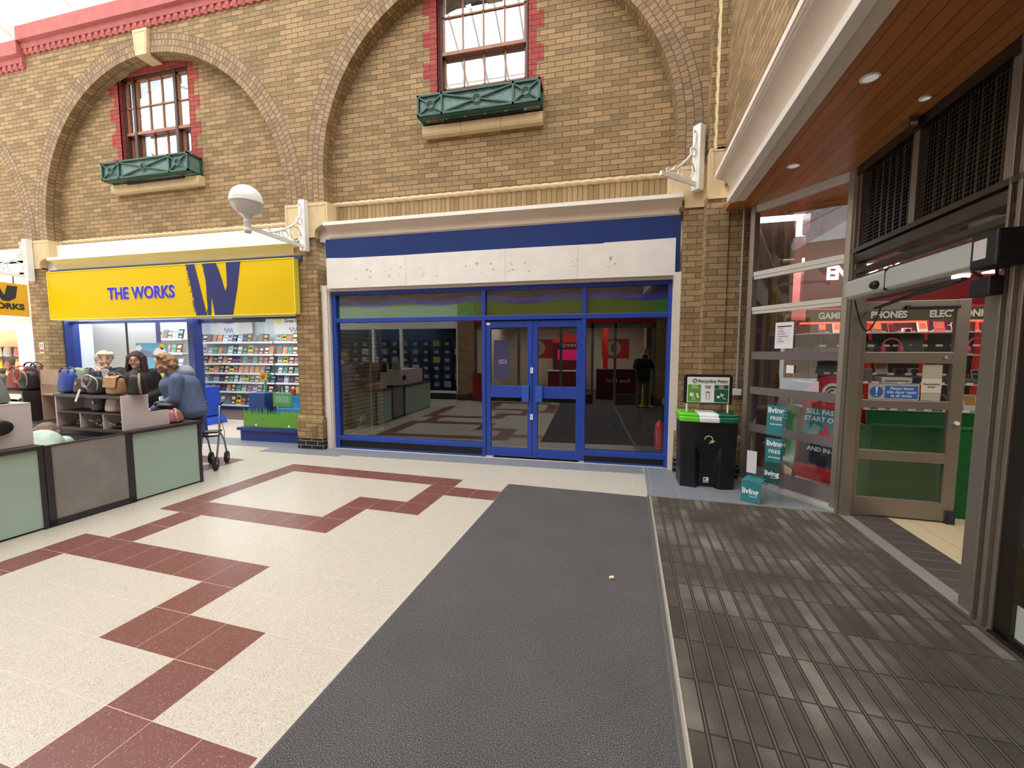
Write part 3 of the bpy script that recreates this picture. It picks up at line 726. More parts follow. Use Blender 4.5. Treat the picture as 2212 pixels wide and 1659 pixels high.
def door(name, a, b, hx):
    r = thing(name, None, None, ((a + b) / 2, YS, 0)); r['kind'] = 'structure'; w = (b - a) / 2
    mb = MB(); s = .075
    mb.box(-w, -w + s, -.03, .03, .03, 2.12); mb.box(w - s, w, -.03, .03, .03, 2.12); mb.box(-w + .005, w - .005, -.027, .027, 2.02, 2.117)
    mb.box(-w + .005, w - .005, -.027, .027, .95, 1.13); mb.box(-w + .005, w - .005, -.027, .027, .033, .17)
    mb.build('door_frame', BLUE, r, bevel=.003)
    for z0, z1 in ((.16, .96), (1.12, 2.03)):
        g = MB(); g.box(-w + s - .01, w - s + .01, -.003, .003, z0, z1); g.build('pane', GLASSD, r)
    h = MB(); x = hx * (w - .10); h.prism([(x - .055, .90), (x + .055, .90), (x + .055, 1.14), (x - .055, 1.14)], 'y', -.075, -.03)
    h.build('handle_plate', BLUEH, r, bevel=.006)
    for z in ((.62, 1.33) if hx > 0 else ()):
        h = MB(); h.box(w - .03, w + .01, -.036, -.03, z, z + .085); q = h.build('lock_escutcheon', WHITE, r)
        h = MB(); h.box(w - .016, w - .008, -.038, -.036, z + .03, z + .06); h.build('keyhole', BLACK, q)
    h = MB(); h.box(*((w - .02, w + .06) if hx < 0 else (-w - .0, -w + .12)), -.06, -.0, 0, .03); h.build('floor_pivot', ALU, r)
    if hx > 0:
        h = MB(); h.box(-w + .01, -w + .07, -.034, -.03, 2.06, 2.09); h.build('small_label', WHITE, r)
    return r
door('door_1', -1.82, -1.09, 1); door('door_2', -1.085, -.36, -1)
mb = MB(); mb.box(-1.82, -.36, 6.05, 6.11, 0, .012); struct(mb.build('trim_29', BLACK))

# shell of the empty shop
mb = MB(); mb.box(-4.70, -4.60, 6.16, 7.75, 0, 3.0); struct(mb.build('wall_shop_left', SLAT)); mb = MB(); mb.box(-4.70, -4.59, 7.75, 13, 0, 3); struct(mb.build('wall_shop_left_rear', mat('shaded shop wall', '#2a2826', .8)))  # slatwall stops where daylight fades; rear walls carry the shade as dark colour
mb = MB(); mb.box(.90, 1.0, 6.16, 13, 0, 3.0); mb.box(-4.7, 1.0, 13, 13.1, 0, 3); struct(mb.build('wall_shop_back', mat('shaded shop wall', '#2a2826', .8)))
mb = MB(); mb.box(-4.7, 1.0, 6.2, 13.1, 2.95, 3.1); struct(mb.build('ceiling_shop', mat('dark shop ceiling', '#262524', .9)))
mb = MB(); mb.box(-4.6, .9, 6.12, 6.85, .0, .006); struct(mb.build('floor_shop', planks('lit shop boards', '#b09a74', '#a08a66', '#5d4d38', .12, 1, .5))); mb = MB(); mb.box(-4.6, .9, 6.85, 13, .0, .006); struct(mb.build('floor_shop_rear', mat('shaded shop floor', '#2e2b28', .8)))  # light falloff put into colour: lit boards in front, dark floor behind
# slatwall upright + socket on left wall
mb = MB(); mb.box(-4.605, -4.585, 7.28, 7.31, 0, 2.5); struct(mb.build('trim_30', mat('slatwall joint', '#d8ccb0', .5)))
t = thing('double_socket', 'white double plug socket low on the cream slatted wall', 'socket', (-4.60, 6.98, .36))
mb = MB(); mb.box(0, .03, -.08, .08, -.045, .045); mb.build('face_plate', WHITE, t, bevel=.004)
mb = MB(); mb.box(.03, .034, -.05, -.03, -.03, .03); mb.box(.03, .034, .03, .05, -.03, .03); mb.build('rocker', ALU, t)
def extinguisher():
    t = thing('fire_extinguisher', 'red fire extinguisher behind the right pane of the empty shop', 'fire extinguisher', (.77, 6.27, .22))
    mb = MB(); mb.lathe([(.01, 0), (.06, 0), (.065, .02), (.065, .33), (.055, .375), (.03, .40), (.02, .42), (.02, .44)], n=20); mb.build('cylinder', mat('extinguisher red', '#c8182c', .35), t, smooth=True)
    mb = MB(); mb.box(-.012, .012, -.09, .03, .45, .462); mb.box(-.012, .012, -.08, .03, .485, .497); mb.lathe([(.018, .44), (.018, .47), (.01, .49)], n=12); mb.build('valve_handle', BLACK, t)
    mb = MB(); mb.tube([(.02, 0, .46), (.09, 0, .45), (.10, 0, .35), (.085, 0, .12)], .009, 8); mb.build('hose', BLACKR, t, smooth=True)
    mb = MB(); mb.face([(.0655 * math.sin(a) , -.0655 * math.cos(a), z) for a, z in ((-.7, .1), (0, .1), (.7, .1), (.7, .28), (0, .28), (-.7, .28))]); mb.build('label', mat('extinguisher label', '#e8c9c4', .5), t)
extinguisher()

# ================================================================== BOOKSHOP (left bay)
t = thing('shop_sign', 'long yellow shop sign reading THE WORKS with a big blue W', 'sign', (-7.77, 5.78, 2.27))
mb = MB(); mb.box(-2.80, 2.78, 0, .1, 0, .90); mb.build('sign_panel', YEL, t)
mb = MB()
for z in (0, .90): mb.box(-2.81, 2.79, -.008, .1, z - .006, z + .006)
mb.box(-2.81, -2.795, -.008, .1, 0, .9); mb.box(2.775, 2.79, -.008, .1, 0, .9); mb.build('edge_trim', YELE, t)
text('letter_halo', 'THE WORKS', .30, LETW, t, (-1.265, -.004, .345), bold=.016, sx=.90, space=1.03, ext=.002)
text('lettering', 'THE WORKS', .30, LETB, t, (-1.265, -.009, .345), bold=.008, sx=.90, space=1.03, ext=.003)
# brush W:  outline in sign coordinates (x from -7.77)
Wp = [(.56, .895), (.60, .85), (.585, .82), (.62, .79), (.625, .70), (.65, .66), (.655, .55), (.685, .48), (.69, .36), (.715, .30), (.72, .18), (.745, .12), (.755, 0),
      (.98, 0), (.985, .05), (1.02, .10), (1.005, 0), (1.07, 0), (1.10, .36), (1.155, 0), (1.53, 0), (1.58, .20), (1.64, .42), (1.69, .66), (1.735, .895),
      (1.44, .895), (1.445, .70), (1.44, .50), (1.40, .40), (1.34, .60), (1.27, .80), (1.22, .895), (.93, .895), (.965, .80), (.955, .78), (.99, .64), (1.0, .52), (1.0, .30), (1.01, .14), (.97, .04), (.90, .34), (.83, .64), (.765, .895)]
cu = MB(); cu.prism(Wp, 'y', -.006, .0); cu.build('brush_stroke_w', LOGO, t)
mb = MB(); random.seed(5)
for k in range(26):
    z = random.uniform(.06, .8); x = .565 + (.88 - z) * .20 + random.uniform(-.02, .035); mb.box(x, x + random.uniform(.004, .012), -.007, 0, z, z + random.uniform(.01, .06))
mb.build('dry_brush_flecks', LOGO, t)
t = thing('sign_header', 'thin navy header strip above the yellow sign', 'header', (-7.77, 5.90, 3.14))
mb = MB(); mb.box(-2.9, 2.85, -.02, .12, 0, .09); mb.build('strip', NAVY, t)
# structure of the bookshop front
mb = MB(); mb.box(-10.6, -5.0, 5.9, 6.1, 2.26, 3.2); struct(mb.build('wall_bookshop_header', WHITEM))
mb = MB(); mb.box(-11.2, -5.0, 6.12, 9.9, 2.70, 2.8); mb.box(-13, -11.15, 6.9, 9.9, 2.7, 2.8); struct(mb.build('ceiling_bookshop', mat('white ceiling', '#e6e8ea', .8)))
mb = MB(); mb.face([(-13.5, 8.0, .004), (-7.2, 8.0, .004), (-5.1, 8.0, .004), (-5.1, 9.9, .004), (-13.5, 9.9, .004)]); struct(mb.build('floor_bookshop', WOODF))
mb = MB(); mb.face([(-11, 6.3, .003), (-5.1, 6.3, .003), (-5.1, 8.0, .003), (-11, 8.0, .003)]); struct(mb.build('floor_bookshop_entrance', mat('beige mat', '#b5a593', .8, var=.05)))
mb = MB(); mb.box(-12.6, -5.1, 9.85, 9.95, 0, 2.8); mb.box(-5.14, -5.04, 6.2, 9.9, 0, 2.8); struct(mb.build('wall_bookshop_back', mat('bookshop wall', '#e9edf0', .7)))
mb = MB(); mb.box(-11.25, -11.15, 6.16, 7.0, 0, 2.8); mb.box(-12.6, -12.5, 6.3, 10, 0, 2.8); struct(mb.build('wall_bookshop_left', mat('bookshop side wall', '#dfe4e8', .7)))

t = thing('window_partition', 'large glass window screen left of the bookshop entrance with navy frame', 'shopfront', (-9.4, 6.28, 0))
mb = MB(); mb.box(-1.72, -1.50, -.12, .12, 0, 2.30); mb.box(1.60, 1.74, -.06, .12, 0, 2.28)
mb.box(-1.70, 1.73, -.03, .05, 2.22, 2.27); mb.build('frame', mat('works frame blue', '#263c88', .4), t)
mb = MB(); mb.box(-1.50, 1.70, .0, .01, .1, 2.23); mb.build('pane', GLASS, t)
mb = MB(); mb.box(-.02, -.005, -.012, .02, .1, 2.22); mb.box(-1.5, 1.7, -.02, .03, 0, .1); mb.build('glazing_joint', CHAR, t)
mb = MB(); mb.box(-1.50, .28, .35, .37, 0, 2.25); mb.build('white_display_back', mat('display back', '#cdd3d8', .6), t)
mb = MB(); mb.box(.28, .34, .34, .39, 0, 2.25); mb.build('slotted_upright', NAVY, t)

# doorway header, navy posts of the entrance
mb = MB(); mb.box(-7.66, -6.2, 6.34, 6.42, 2.2, 2.27); struct(mb.build('trim_31', NAVY))
t = thing('poster', 'blue poster with clouds and the word summer in the bookshop window', 'poster', (-8.75, 6.255, 1.28))
mb = MB(); mb.box(-.41, .41, 0, .005, -.35, .54); mb.build('sheet', mat('poster sky', '#6fb9e6', .6), t)
mb = MB(); mb.prism([(.05, .22), (.38, .22), (.38, .34), (.33, .42), (.22, .46), (.1, .43), (.03, .34)], 'y', -.002, 0); mb.build('cloud_badge', mat('poster white', '#f3f6f8', .6), t)
text('lettering', 'summer', .13, mat('poster blue letters', '#2a63c8', .5), t, (.03, -.004, .25), ext=.001, bold=.003, sx=.8)
mb = MB(); mb.lathe([(.001, 0), (.06, 0), (.06, .002)], (.27, -.002, .47), 16, axis='y'); mb.build('sun', mat('poster yellow', '#f4d433', .6), t)
mb = MB()
mb.prism([(-.33 + (.075 + .014 * math.cos(5 * a)) * math.cos(a), .445 + (.055 + .012 * math.cos(5 * a)) * math.sin(a)) for a in [2 * PI * k / 40 for k in range(40)]], 'y', -.003, 0)
mb.build('cloud', mat('poster white', '#f3f6f8', .6), t)
mb = MB(); mb.M = Matrix.Translation((0, 0, 0)); mb.prism([(-.41, .27), (.04, .25), (.0, .36), (-.2, .40), (-.41, .38)], 'y', -.001, 0); mb.build('hill', mat('poster mauve', '#7f87a8', .6), t)
mb = MB(); mb.prism([(.05, -.35), (.41, -.35), (.41, .1), (.3, .2), (.12, .15)], 'y', -.001, 0); mb.build('field', mat('poster lime', '#c9d838', .6), t)

# right-hand display window of the bookshop
t = thing('display_window', 'bookshop display window with grass decal and toys on the right of the entrance', 'shopfront', (-5.8, 6.2, 0))
mb = MB(); mb.box(-.83, .72, -.03, .55, 0, .20); mb.box(-.87, .72, -.07, .58, .20, .25); mb.build('plinth', mat('navy plinth', '#22347c', .4), t)
mb = MB(); mb.box(-.78, .72, .0, .01, .25, 2.28); mb.build('pane', GLASS, t)
mb = MB(); mb.box(-.79, -.765, -.01, .55, .25, 2.28); mb.build('glass_edge', GLASSB, t)
mb = MB(); mb.box(-.85, .75, -.06, .1, 2.24, 2.30); mb.build('head_rail', BLACK, t)
mb = MB(); pts = [(-.77, .26)]; random.seed(11); x = -.77; top = []
while x < .70:
    wv = random.uniform(.02, .04); top += [(x, .47 + random.uniform(0, .04)), (x + wv * .5, .56 + random.uniform(0, .09)), (x + wv, .47 + random.uniform(0, .03))]; x += wv * 1.1
top = [p for p in top if p[0] < .70]
mb.prism([(-.77, .26)] + [(.70, .26)] + [(.70, .5)] + top[::-1], 'y', -.004, -.001); gr = mb.build('grass_decal', mat('grass decal', '#5f9a34', .5), t)
for k, (x, z, c) in enumerate([(-.73, .42, '#c2552a'), (-.35, .41, '#6c7a2c'), (.40, .42, '#b5482a'), (.14, .43, '#8b8a2e'), (-.5, .30, '#f2f2e0'), (.22, .30, '#f2f2e0'), (.6, .31, '#f2f2e0')]):
    mb = MB(); mb.lathe([(.001, -.007), (.022, -.007), (.022, -.004)], (x, 0, z), 10, axis='y'); mb.build('flower_decal', mat('decal ' + c, c, .5), gr)
# sunflower with green stalk
t = thing('toy_sunflower', 'toy sunflower on a tall green stalk in the display window', 'toy flower', (-6.27, 6.42, .25))
mb = MB(); mb.tube([(0, 0, 0), (0, 0, .86)], .02, 10); mb.build('stalk', mat('toy green', '#2f9c66', .4), t, smooth=True)
mb = MB(); mb.ell((.04, .04, .93), (.07, .05, .07)); mb.build('flower_back', mat('toy green', '#2f9c66', .4), t, smooth=True)
mb = MB()
for k in range(9):
    a = 2 * PI * k / 9; mb.ell((-.03 + .075 * math.cos(a), -.01, .93 + .075 * math.sin(a)), (.03, .015, .03), 8, 6)
mb.build('petal_ring', mat('toy yellow', '#f2c119', .4), t, smooth=True)
mb = MB(); mb.ell((-.03, -.025, .93), (.045, .02, .045)); mb.build('flower_centre', mat('toy orange', '#c65a18', .4), t, smooth=True)
def tbox(name, label, cat, x, y, z, w, d, h, c, rz=0, group=None, deco=None):
    o = thing(name, label, cat, (x, y, z), rz, group); mb = MB(); mb.box(-w / 2, w / 2, -d / 2, d / 2, 0, h); mb.build('box_body', mat('pack ' + c, c, .45), o, bevel=.004)
    if deco:
        mb = MB(); mb.box(-w * .36, w * .36, -d / 2 - .003, -d / 2, h * .3, h * .78); mb.build('front_print', mat('pack ' + deco, deco, .5), o)
    return o
tbox('toy_crate', 'blue storage crate heaped with soft toys, behind the green box', 'crate', -5.45, 6.55, .25, .62, .3, .58, '#3d92d0', deco='#4aa0dc')
tbox('toy_box', 'light blue toy box low in the display window', 'box', -5.55, 6.36, .25, .75, .14, .36, '#4c9ede', deco='#bcd64a')
tbox('book_box', 'green picture box standing in the display window', 'box', -5.88, 6.44, .62, .42, .10, .26, '#6fae6a', deco='#8fc0a0')
tbox('toy_box', 'turquoise box with a dark red ball print next to the brick pier', 'box', -5.28, 6.36, .62, .26, .12, .2, '#5db0cf', deco='#7a2c58')
t = thing('picnic_banner', 'tall picnic picture banner beside the brick pier', 'banner', (-5.32, 6.75, .85))
mb = MB(); mb.box(-.16, .16, 0, .01, 0, 1.05); mb.build('sheet', mat('banner green', '#9fc04c', .6), t)
mb = MB(); mb.prism([(-.16, .1), (.16, .2), (.16, .42), (-.16, .36)], 'y', -.003, 0); mb.build('blanket', mat('banner pale blue', '#cfe0e6', .6), t)
mb = MB(); mb.prism([(-.16, .78), (.16, .78), (.16, 1.05), (-.16, 1.05)], 'y', -.003, 0); mb.build('sky', mat('banner blue', '#5fb2e0', .6), t)
mb = MB(); mb.prism([(-.10, .38), (-.02, .36), (.1, .46), (.04, .66), (-.04, .68), (-.08, .52)], 'y', -.005, -.002); mb.build('figure', mat('banner tan', '#c39a78', .6), t)
t = thing('black_stand', 'black wheeled display stand behind the toy sunflower', 'stand', (-6.08, 6.62, .25))
mb = MB(); mb.box(-.07, .07, -.05, .05, .05, .6); mb.build('body', BLACK, t, bevel=.01)
mb = MB(); mb.tube([(-.05, 0, .6), (-.05, 0, .72), (.05, 0, .72), (.05, 0, .6)], .01, 8); mb.build('handle', BLACK, t)
tbox('blue_tub_stack', 'stack of dark blue translucent tubs at the window corner', 'tubs', -6.42, 6.5, .25, .36, .3, .62, '#24509c')
for k in range(7):
    c = ['#c73b35', '#e9d9c3', '#d8a23a', '#efe8e0', '#d86a7c', '#e9d9c3', '#b8434a'][k]
    o = thing('soft_toy', '%s soft toy ball on the blue crate, number %d from the left' % (['red', 'cream', 'mustard', 'white', 'pink', 'pale', 'dark red'][k], k + 1), 'soft toy', (-5.72 + .09 * k, 6.5 + .03 * (k % 2), .83), group='soft toys on the blue crate')
    mb = MB(); mb.ell((0, 0, .055), .06, 12, 8); mb.ell((.04, -.02, .10), .025, 8, 6); mb.ell((-.04, -.02, .10), .025, 8, 6); mb.build('plush_body', mat('plush ' + c, c, .9), o, smooth=True)

# bookcases: white shelving with books face out
SHZ = [.12, .50, .77, 1.03, 1.30, 1.56, 1.90]
def bookcase(nm, label, x0, x1, y, zs, ry=0):
    o = thing(nm, label, 'bookcase', ((x0 + x1) / 2, y, 0)); w = (x1 - x0) / 2
    mb = MB(); mb.box(-w, w, .0, .03, 0, 2.65); mb.build('back_panel', mat('bookcase back', '#dfe6ea', .6), o)
    mb = MB(); mb.box(-w, w, -.36, 0, 0, .10); mb.build('base', NAVY, o)
    for z in zs:
        m = MB(); m.box(-w, w, -.32, 0, z, z + .018); s_ = m.build('shelf', WHITE, o)
        m = MB(); m.box(-w, w, -.34, -.32, z - .02, z + .03); m.build('price_rail', mat('price rail', '#eef2f4', .4), s_)
    return o
bookcase('bookcase', 'long white bookcase seen through the bookshop entrance', -11.6, -8.95, 9.8, SHZ)
bookcase('bookcase', 'shorter white bookcase behind the display window', -8.90, -7.4, 9.8, SHZ)
bookcase('bookcase', 'grey lit bookcase behind the window left of the entrance', -12.2, -10.2, 8.3, [.9, 1.25, 1.60, 1.95]).hide_render = False
mb = MB(); mb.box(-7.38, -7.20, 9.4, 9.8, 0, 2.7); struct(mb.build('trim_32', NAVY))
BC = [('dark blue', '#26365e'), ('black', '#1b1d22'), ('red', '#b5362c'), ('orange', '#d97a2e'), ('cream', '#d9cdb4'), ('white', '#e9edef'), ('teal', '#2f8b8f'), ('purple', '#6c4a7c'), ('pink', '#c97f8a'), ('brown', '#6d4a3c'), ('pale blue', '#9cc4dc'), ('yellow', '#e5cb3c'), ('grey', '#8a9096'), ('green', '#4d8a54'), ('maroon', '#6a2734')]
BPROTO = {}
ORD = 'first second third fourth fifth sixth seventh eighth ninth tenth eleventh twelfth thirteenth fourteenth fifteenth sixteenth seventeenth eighteenth nineteenth twentieth'.split()
def bookproto(name, c):
    mb = MB(); mb.box(-.065, .065, 0, .025, 0, .20, 0); mb.box(-.05, .05, -.0015, 0, .11, .17, 1); mb.box(-.045, .045, -.0015, 0, .03, .06, 1)
    for i in range(len(mb.v)):
        x, y, z = mb.v[i]; mb.v[i] = (x, y + z * .30, z)
    r = random.Random(c); k = r.choice(['#e8e0cc', '#d8b13c', '#20283c', '#c94a3c', '#f0f0ee', '#7fa3b8'])
    o = mb.build('book', [mat('cover ' + c, c, .45), mat('cover print ' + k, k, .5)]); return o
random.seed(21)
rows = ['bottom', 'second', 'third', 'fourth', 'fifth', 'sixth', 'top']
def fillbooks(x0, x1, y, zs, where, step=.172, big=1.02):
    for si, z in enumerate(zs):
        x = x0 + .09; nn = -1
        while x < x1 - .07:
            nm, c = random.choice(BC)
            if nm not in BPROTO: b = BPROTO[nm] = bookproto(nm, c)
            else: b = BPROTO[nm].copy(); COL.objects.link(b)
            b.location = (x, y - .30, z + .018); b.scale = (random.uniform(1.0, 1.3), 1, random.uniform(.9, 1.2) * (1 if z > .4 else 1.1) * big)
            nn += 1; props(b, 'small %s book on the %s shelf of %s, %s from left' % (nm, rows[si] if len(zs) > 4 else ['lowest', 'second', 'third', 'highest'][si], where, ORD[nn]), 'book', '%s books, %s shelf, %s' % (nm, rows[si] if len(zs) > 4 else ['lowest', 'second', 'third', 'highest'][si], where))
            x += step * random.uniform(.9, 1.15)
fillbooks(-11.6, -8.97, 9.8, SHZ, 'the long white bookcase')
fillbooks(-8.88, -7.42, 9.8, SHZ, 'the shorter white bookcase')
fillbooks(-12.2, -10.2, 8.3, [.9, 1.25, 1.60, 1.95], 'the grey lit bookcase', .17)
# header cards over the bookcases
for x, s_, c in ((-10.55, 'Fiction', '#2c3140'), (-8.35, 'Great Gifts', '#2c3140')):
    o = thing('header_card', 'white header card reading %s above the white bookcase' % s_, 'sign', (x, 9.70, 2.18))
    mb = MB(); mb.box(-.75, .72, 0, .01, -.05, .48); mb.build('card', WHITE, o)
    text('lettering', s_, .13, mat('card ' + c, c, .5), o, (-.1, -.004, .28), bold=.002, align='CENTER')
    mb = MB(); mb.tube([(-.25 + .3 * k / 16, -.004, .08 + .07 * math.sin(k * PI / 3)) for k in range(17)], .008, 6); mb.build('squiggle', mat('squiggle blue', '#4a7fc0', .5), o)
    mb = MB(); mb.lathe([(.001, -.006), (.12, -.006), (.12, 0)], (-.6, 0, .38), 20, axis='y'); mb.build('price_disc', mat('price yellow', '#efe03a', .5), o)
# blue floor bin
t = thing('blue_floor_stand', 'royal blue plastic basket stand at the bookshop entrance', 'stand', (-9.0, 7.45, 0))
mb = MB(); mb.prism([(-.27, .2), (.27, .2), (.25, .86), (-.25, .86)], 'y', -.2, .2); mb.build('body', mat('bright blue plastic', '#1c48b8', .4), t, bevel=.01)
mb = MB(); mb.prism([(-.36, 0), (.36, 0), (.30, .1), (.22, .2), (-.22, .2), (-.30, .1)], 'y', -.28, .28); mb.build('base', mat('bright blue plastic', '#1c48b8', .4), t, bevel=.01)
mb = MB(); mb.tube([(-.2, 0, .86), (-.17, 0, .96), (.1, 0, .93), (.17, 0, .86)], .012, 6); mb.build('handle', BLACK, t)

# downlights in the bookshop ceiling
for x, y, d_ in ((-6.1, 6.75, 'over the display window'), (-7.3, 7.2, 'over the entrance'), (-8.3, 6.9, 'near the entrance post'), (-10.4, 6.9, 'over the left window')):
    o = thing('recessed_light', 'round white recessed light in the bookshop ceiling ' + d_, 'ceiling light', (x, y, 2.70), group='recessed lights in the bookshop ceiling')
    mb = MB(); mb.lathe([(.10, 0), (.10, -.012), (.075, -.014), (.074, -.004)], n=20); mb.build('rim', WHITE, o)
    mb = MB(); mb.lathe([(.001, -.006), (.07, -.006), (.07, -.003)], n=20); mb.build('lens', mat('lit lens', '#ffffff', .3, emit=8), o)

# ================================================================== BAG SHOP (far left)
mb = MB(); mb.box(-17, -11.3, 5.96, 6.1, 2.33, 3.15); mb.box(-17, -11.33, 6.0, 6.1, 2.1, 2.33); struct(mb.build('wall_bagshop_header', mat('pinkish fascia', '#e6ddd2', .6)))
mb = MB(); mb.box(-23.5, -12.7, 9.4, 9.5, 0, 2.8); mb.box(-23.5, -12.7, 6.1, 9.5, 2.75, 2.85); struct(mb.build('wall_bagshop_back', mat('warm shop wall', '#e2bd8e', .7)))
# ================================================================== LAMP BRACKETS
def bracket(label, loc, rz, L, H=.80, group='white wrought iron wall brackets'):
    """arm along local -y, plate on the wall at y=0, z=0 is the foot of the plate"""
    t = thing('wall_bracket', label, 'wall bracket', loc, rz, group)
    mb = MB(); mb.box(-.055, .055, -.10, 0, 0, H); mb.build('wall_plate', WHITE, t, bevel=.004)
    mb = MB(); mb.bar((0, -.1, .07), (0, -L, .075), .035, .05); mb.build('arm', WHITE, t)
    mb = MB(); pts = []
    for k in range(21):
        s = k / 20; pts.append((0, -.12 - .62 * s ** 1.5 * (1 if L > .9 else .8), .68 - .57 * s ** .62))
    mb.tube(pts, .014, 8)
    def curl(cy, cz, r, a0, a1, m=mb):
        m.tube([(0, cy + r * math.cos(a) * (1 - .25 * k / 14), cz + r * math.sin(a) * (1 - .25 * k / 14)) for k, a in [(k, a0 + (a1 - a0) * k / 14) for k in range(15)]], .011, 6)
    curl(-.14, .69, .03, -1, 3.6); curl(-.78 if L > .9 else -.62, .125, .035, 4.2, 9)
    for cy, cz, r in ((-.245, .22, .125), (-.46, .155, .062), (-.155, .45, .06), (-.60, .125, .035)): curl(cy, cz, r, 0, 2 * PI + .6)
    mb.build('scrollwork', WHITE, t, smooth=True)
    return t
b1 = bracket('white scrolled wall bracket on the middle pier holding the globe lamp', (-4.80, 5.87, 3.27), 0, 1.10)
b2 = bracket('white scrolled wall bracket on the far left pier with a hanging yellow sign', (-11.12, 5.87, 3.04), 0, .95)
b3 = bracket('white scrolled wall bracket without a lamp at the right corner pier', (1.13, 5.86, 3.72), math.radians(-47), .74)
t = thing('globe_lamp', 'large white globe lamp on the end of the scrolled bracket', 'lamp', (-4.80, 4.74, 3.26))
mb = MB(); prof = [(.002, 0), (.04, .005), (.05, .03), (.045, .06), (.038, .075), (.04, .08), (.04, .14), (.046, .15), (.046, .16), (.04, .17), (.045, .20), (.075, .235), (.085, .245), (.085, .255), (.04, .26)]
mb.lathe(prof, n=24); mb.build('holder', mat('lamp holder white', '#dcd6cf', .3), t, smooth=True)
mb = MB(); mb.ell((0, 0, .43), .20, 32, 20); mb.build('globe', OPAL, t, smooth=True)
mb = MB(); mb.lathe([(.2035, .385), (.2065, .395), (.2065, .40), (.2035, .41)], n=32)
mb.build('seam', mat('seam', '#c8c2bc', .4), t)
# hanging yellow sign under the left bracket (perpendicular to the wall)
t = thing('hanging_sign', 'orange yellow hanging sign with a W and WORKS lettering, far left', 'sign', (-11.12, 5.38, 2.33))
mb = MB(); mb.box(-.02, .02, -.38, .38, 0, .62); mb.build('sign_board', mat('orange yellow board', '#e0a81c', .4), t)
mb = MB()
for y in (-.2, .2): mb.bar((0, y, .62), (0, y, .79), .012)
mb.build('hanger_rod', STEELD, t)
text('lettering', 'WORKS', .15, mat('black blue letters', '#20243c', .4), t, (.024, .31, .13), (PI / 2, 0, PI / 2), bold=.006, align='RIGHT')
mb = MB(); pts = [(-.36, .5), (-.24, .3), (-.10, .52), (0, .34), (.08, .3), (.12, .42), (.13, .54)]
mb.prism([(-.33, .56), (-.25, .57), (-.19, .36), (-.10, .55), (-.02, .56), (.05, .38), (.10, .57), (.24, .57), (.20, .34), (.10, .27), (.02, .28), (-.06, .42), (-.16, .27), (-.24, .27)], 'x', .02, .024)
mb.build('painted_w', mat('black blue letters', '#20243c', .4), t)

t = thing('conduit', 'thin grey cable conduit down the brick corner beside the glass screen', 'conduit', (1.62, 5.70, 1.18))
mb = MB(); mb.tube([(0, 0, 0), (0, 0, 2.24)], .013, 10)
for z in (.06, .6, 1.3, 1.95): mb.box(-.02, .02, 0, .035, z, z + .02)
mb.build('pipe', mat('conduit grey', '#9d9d98', .4, metal=.3), t)
t = thing('junction_box', 'small white junction box at the foot of the grey conduit', 'socket', (1.62, 5.70, 1.10))
mb = MB(); mb.box(-.05, .05, -.03, .03, 0, .08); mb.build('box', mat('cream plastic', '#d9d2c4', .5), t, bevel=.004)
t = thing('no_smoking_notice', 'small white and red notice on the far left brick pier', 'notice', (-11.10, 5.895, 1.62))
mb = MB(); mb.box(-.06, .06, -.004, 0, 0, .21); mb.build('plate', mat('notice cream', '#e6ddcc', .5), t)
mb = MB(); mb.box(-.05, .05, -.006, -.004, .02, .08); mb.build('red_field', mat('notice red', '#b33a34', .5), t)
mb = MB(); mb.tube([(.035 * math.cos(a), -.006, .145 + .035 * math.sin(a)) for a in [2 * PI * k / 16 for k in range(16)]], .005, 6, closed=True); mb.build('prohibition_ring', mat('notice dark', '#5a4a44', .5), t)
t = thing('brick_vent', 'small brown outlet cover on the plinth of the middle pier', 'outlet', (-4.78, 5.862, .31))
mb = MB(); mb.box(-.05, .05, -.008, 0, -.09, .09); mb.build('plate', mat('brass brown', '#7a6240', .5), t, bevel=.003)

# ================================================================== ENTRANCE SCREENS (tile frame)
def trect(mb, p, q, z0, z1, th=.05, off=0):
    """upright slab between plan points"""
    p = Vector((p[0], p[1], 0)); q = Vector((q[0], q[1], 0)); d = (q - p).normalized(); n = Vector((-d.y, d.x, 0)) * th / 2; o = Vector((-d.y, d.x, 0)) * off
    P = [p - n + o, q - n + o, q + n + o, p + n + o]; A = [mb.av((v.x, v.y, z0)) for v in P]; B = [mb.av((v.x, v.y, z1)) for v in P]
    mb.facei(A[::-1]); mb.facei(B)
    for i in range(4): mb.facei([A[i], A[(i + 1) % 4], B[(i + 1) % 4], B[i]])
A_ = (1.445, 5.78); B_ = (2.115, 4.875)
def lerp(a, b, t): return (a[0] + (b[0] - a[0]) * t, a[1] + (b[1] - a[1]) * t)
t = thing('glass_screen', 'angled glass side screen between brick corner and entrance door', 'glass screen', (0, 0, 0), frame='T')
mb = MB(); trect(mb, A_, lerp(A_, B_, .055), 0, 3.412, .09); trect(mb, lerp(A_, B_, .95), lerp(A_, B_, 1.0), 0, 3.412, .09)
mb.build('post', STEEL, t, bevel=.004)
mb = MB()
for z0, z1, zz in ((2.575, 2.625, 2.535), (2.155, 2.20, 2.115), (3.36, 3.415, 3.34), (.04, .07, 0)):
    mb = MB(); trect(mb, A_, B_, z0, z1, .07); trect(mb, A_, B_, zz, z0, .05 if zz else .1); mb.build('transom_bar', ALU, t)
mb = MB(); trect(mb, lerp(A_, B_, .05), lerp(A_, B_, .95), .06, 2.12, .008); trect(mb, lerp(A_, B_, .05), lerp(A_, B_, .95), 2.2, 2.54, .008); trect(mb, lerp(A_, B_, .05), lerp(A_, B_, .95), 2.62, 3.37, .008)
mb.build('pane', GLASS, t)
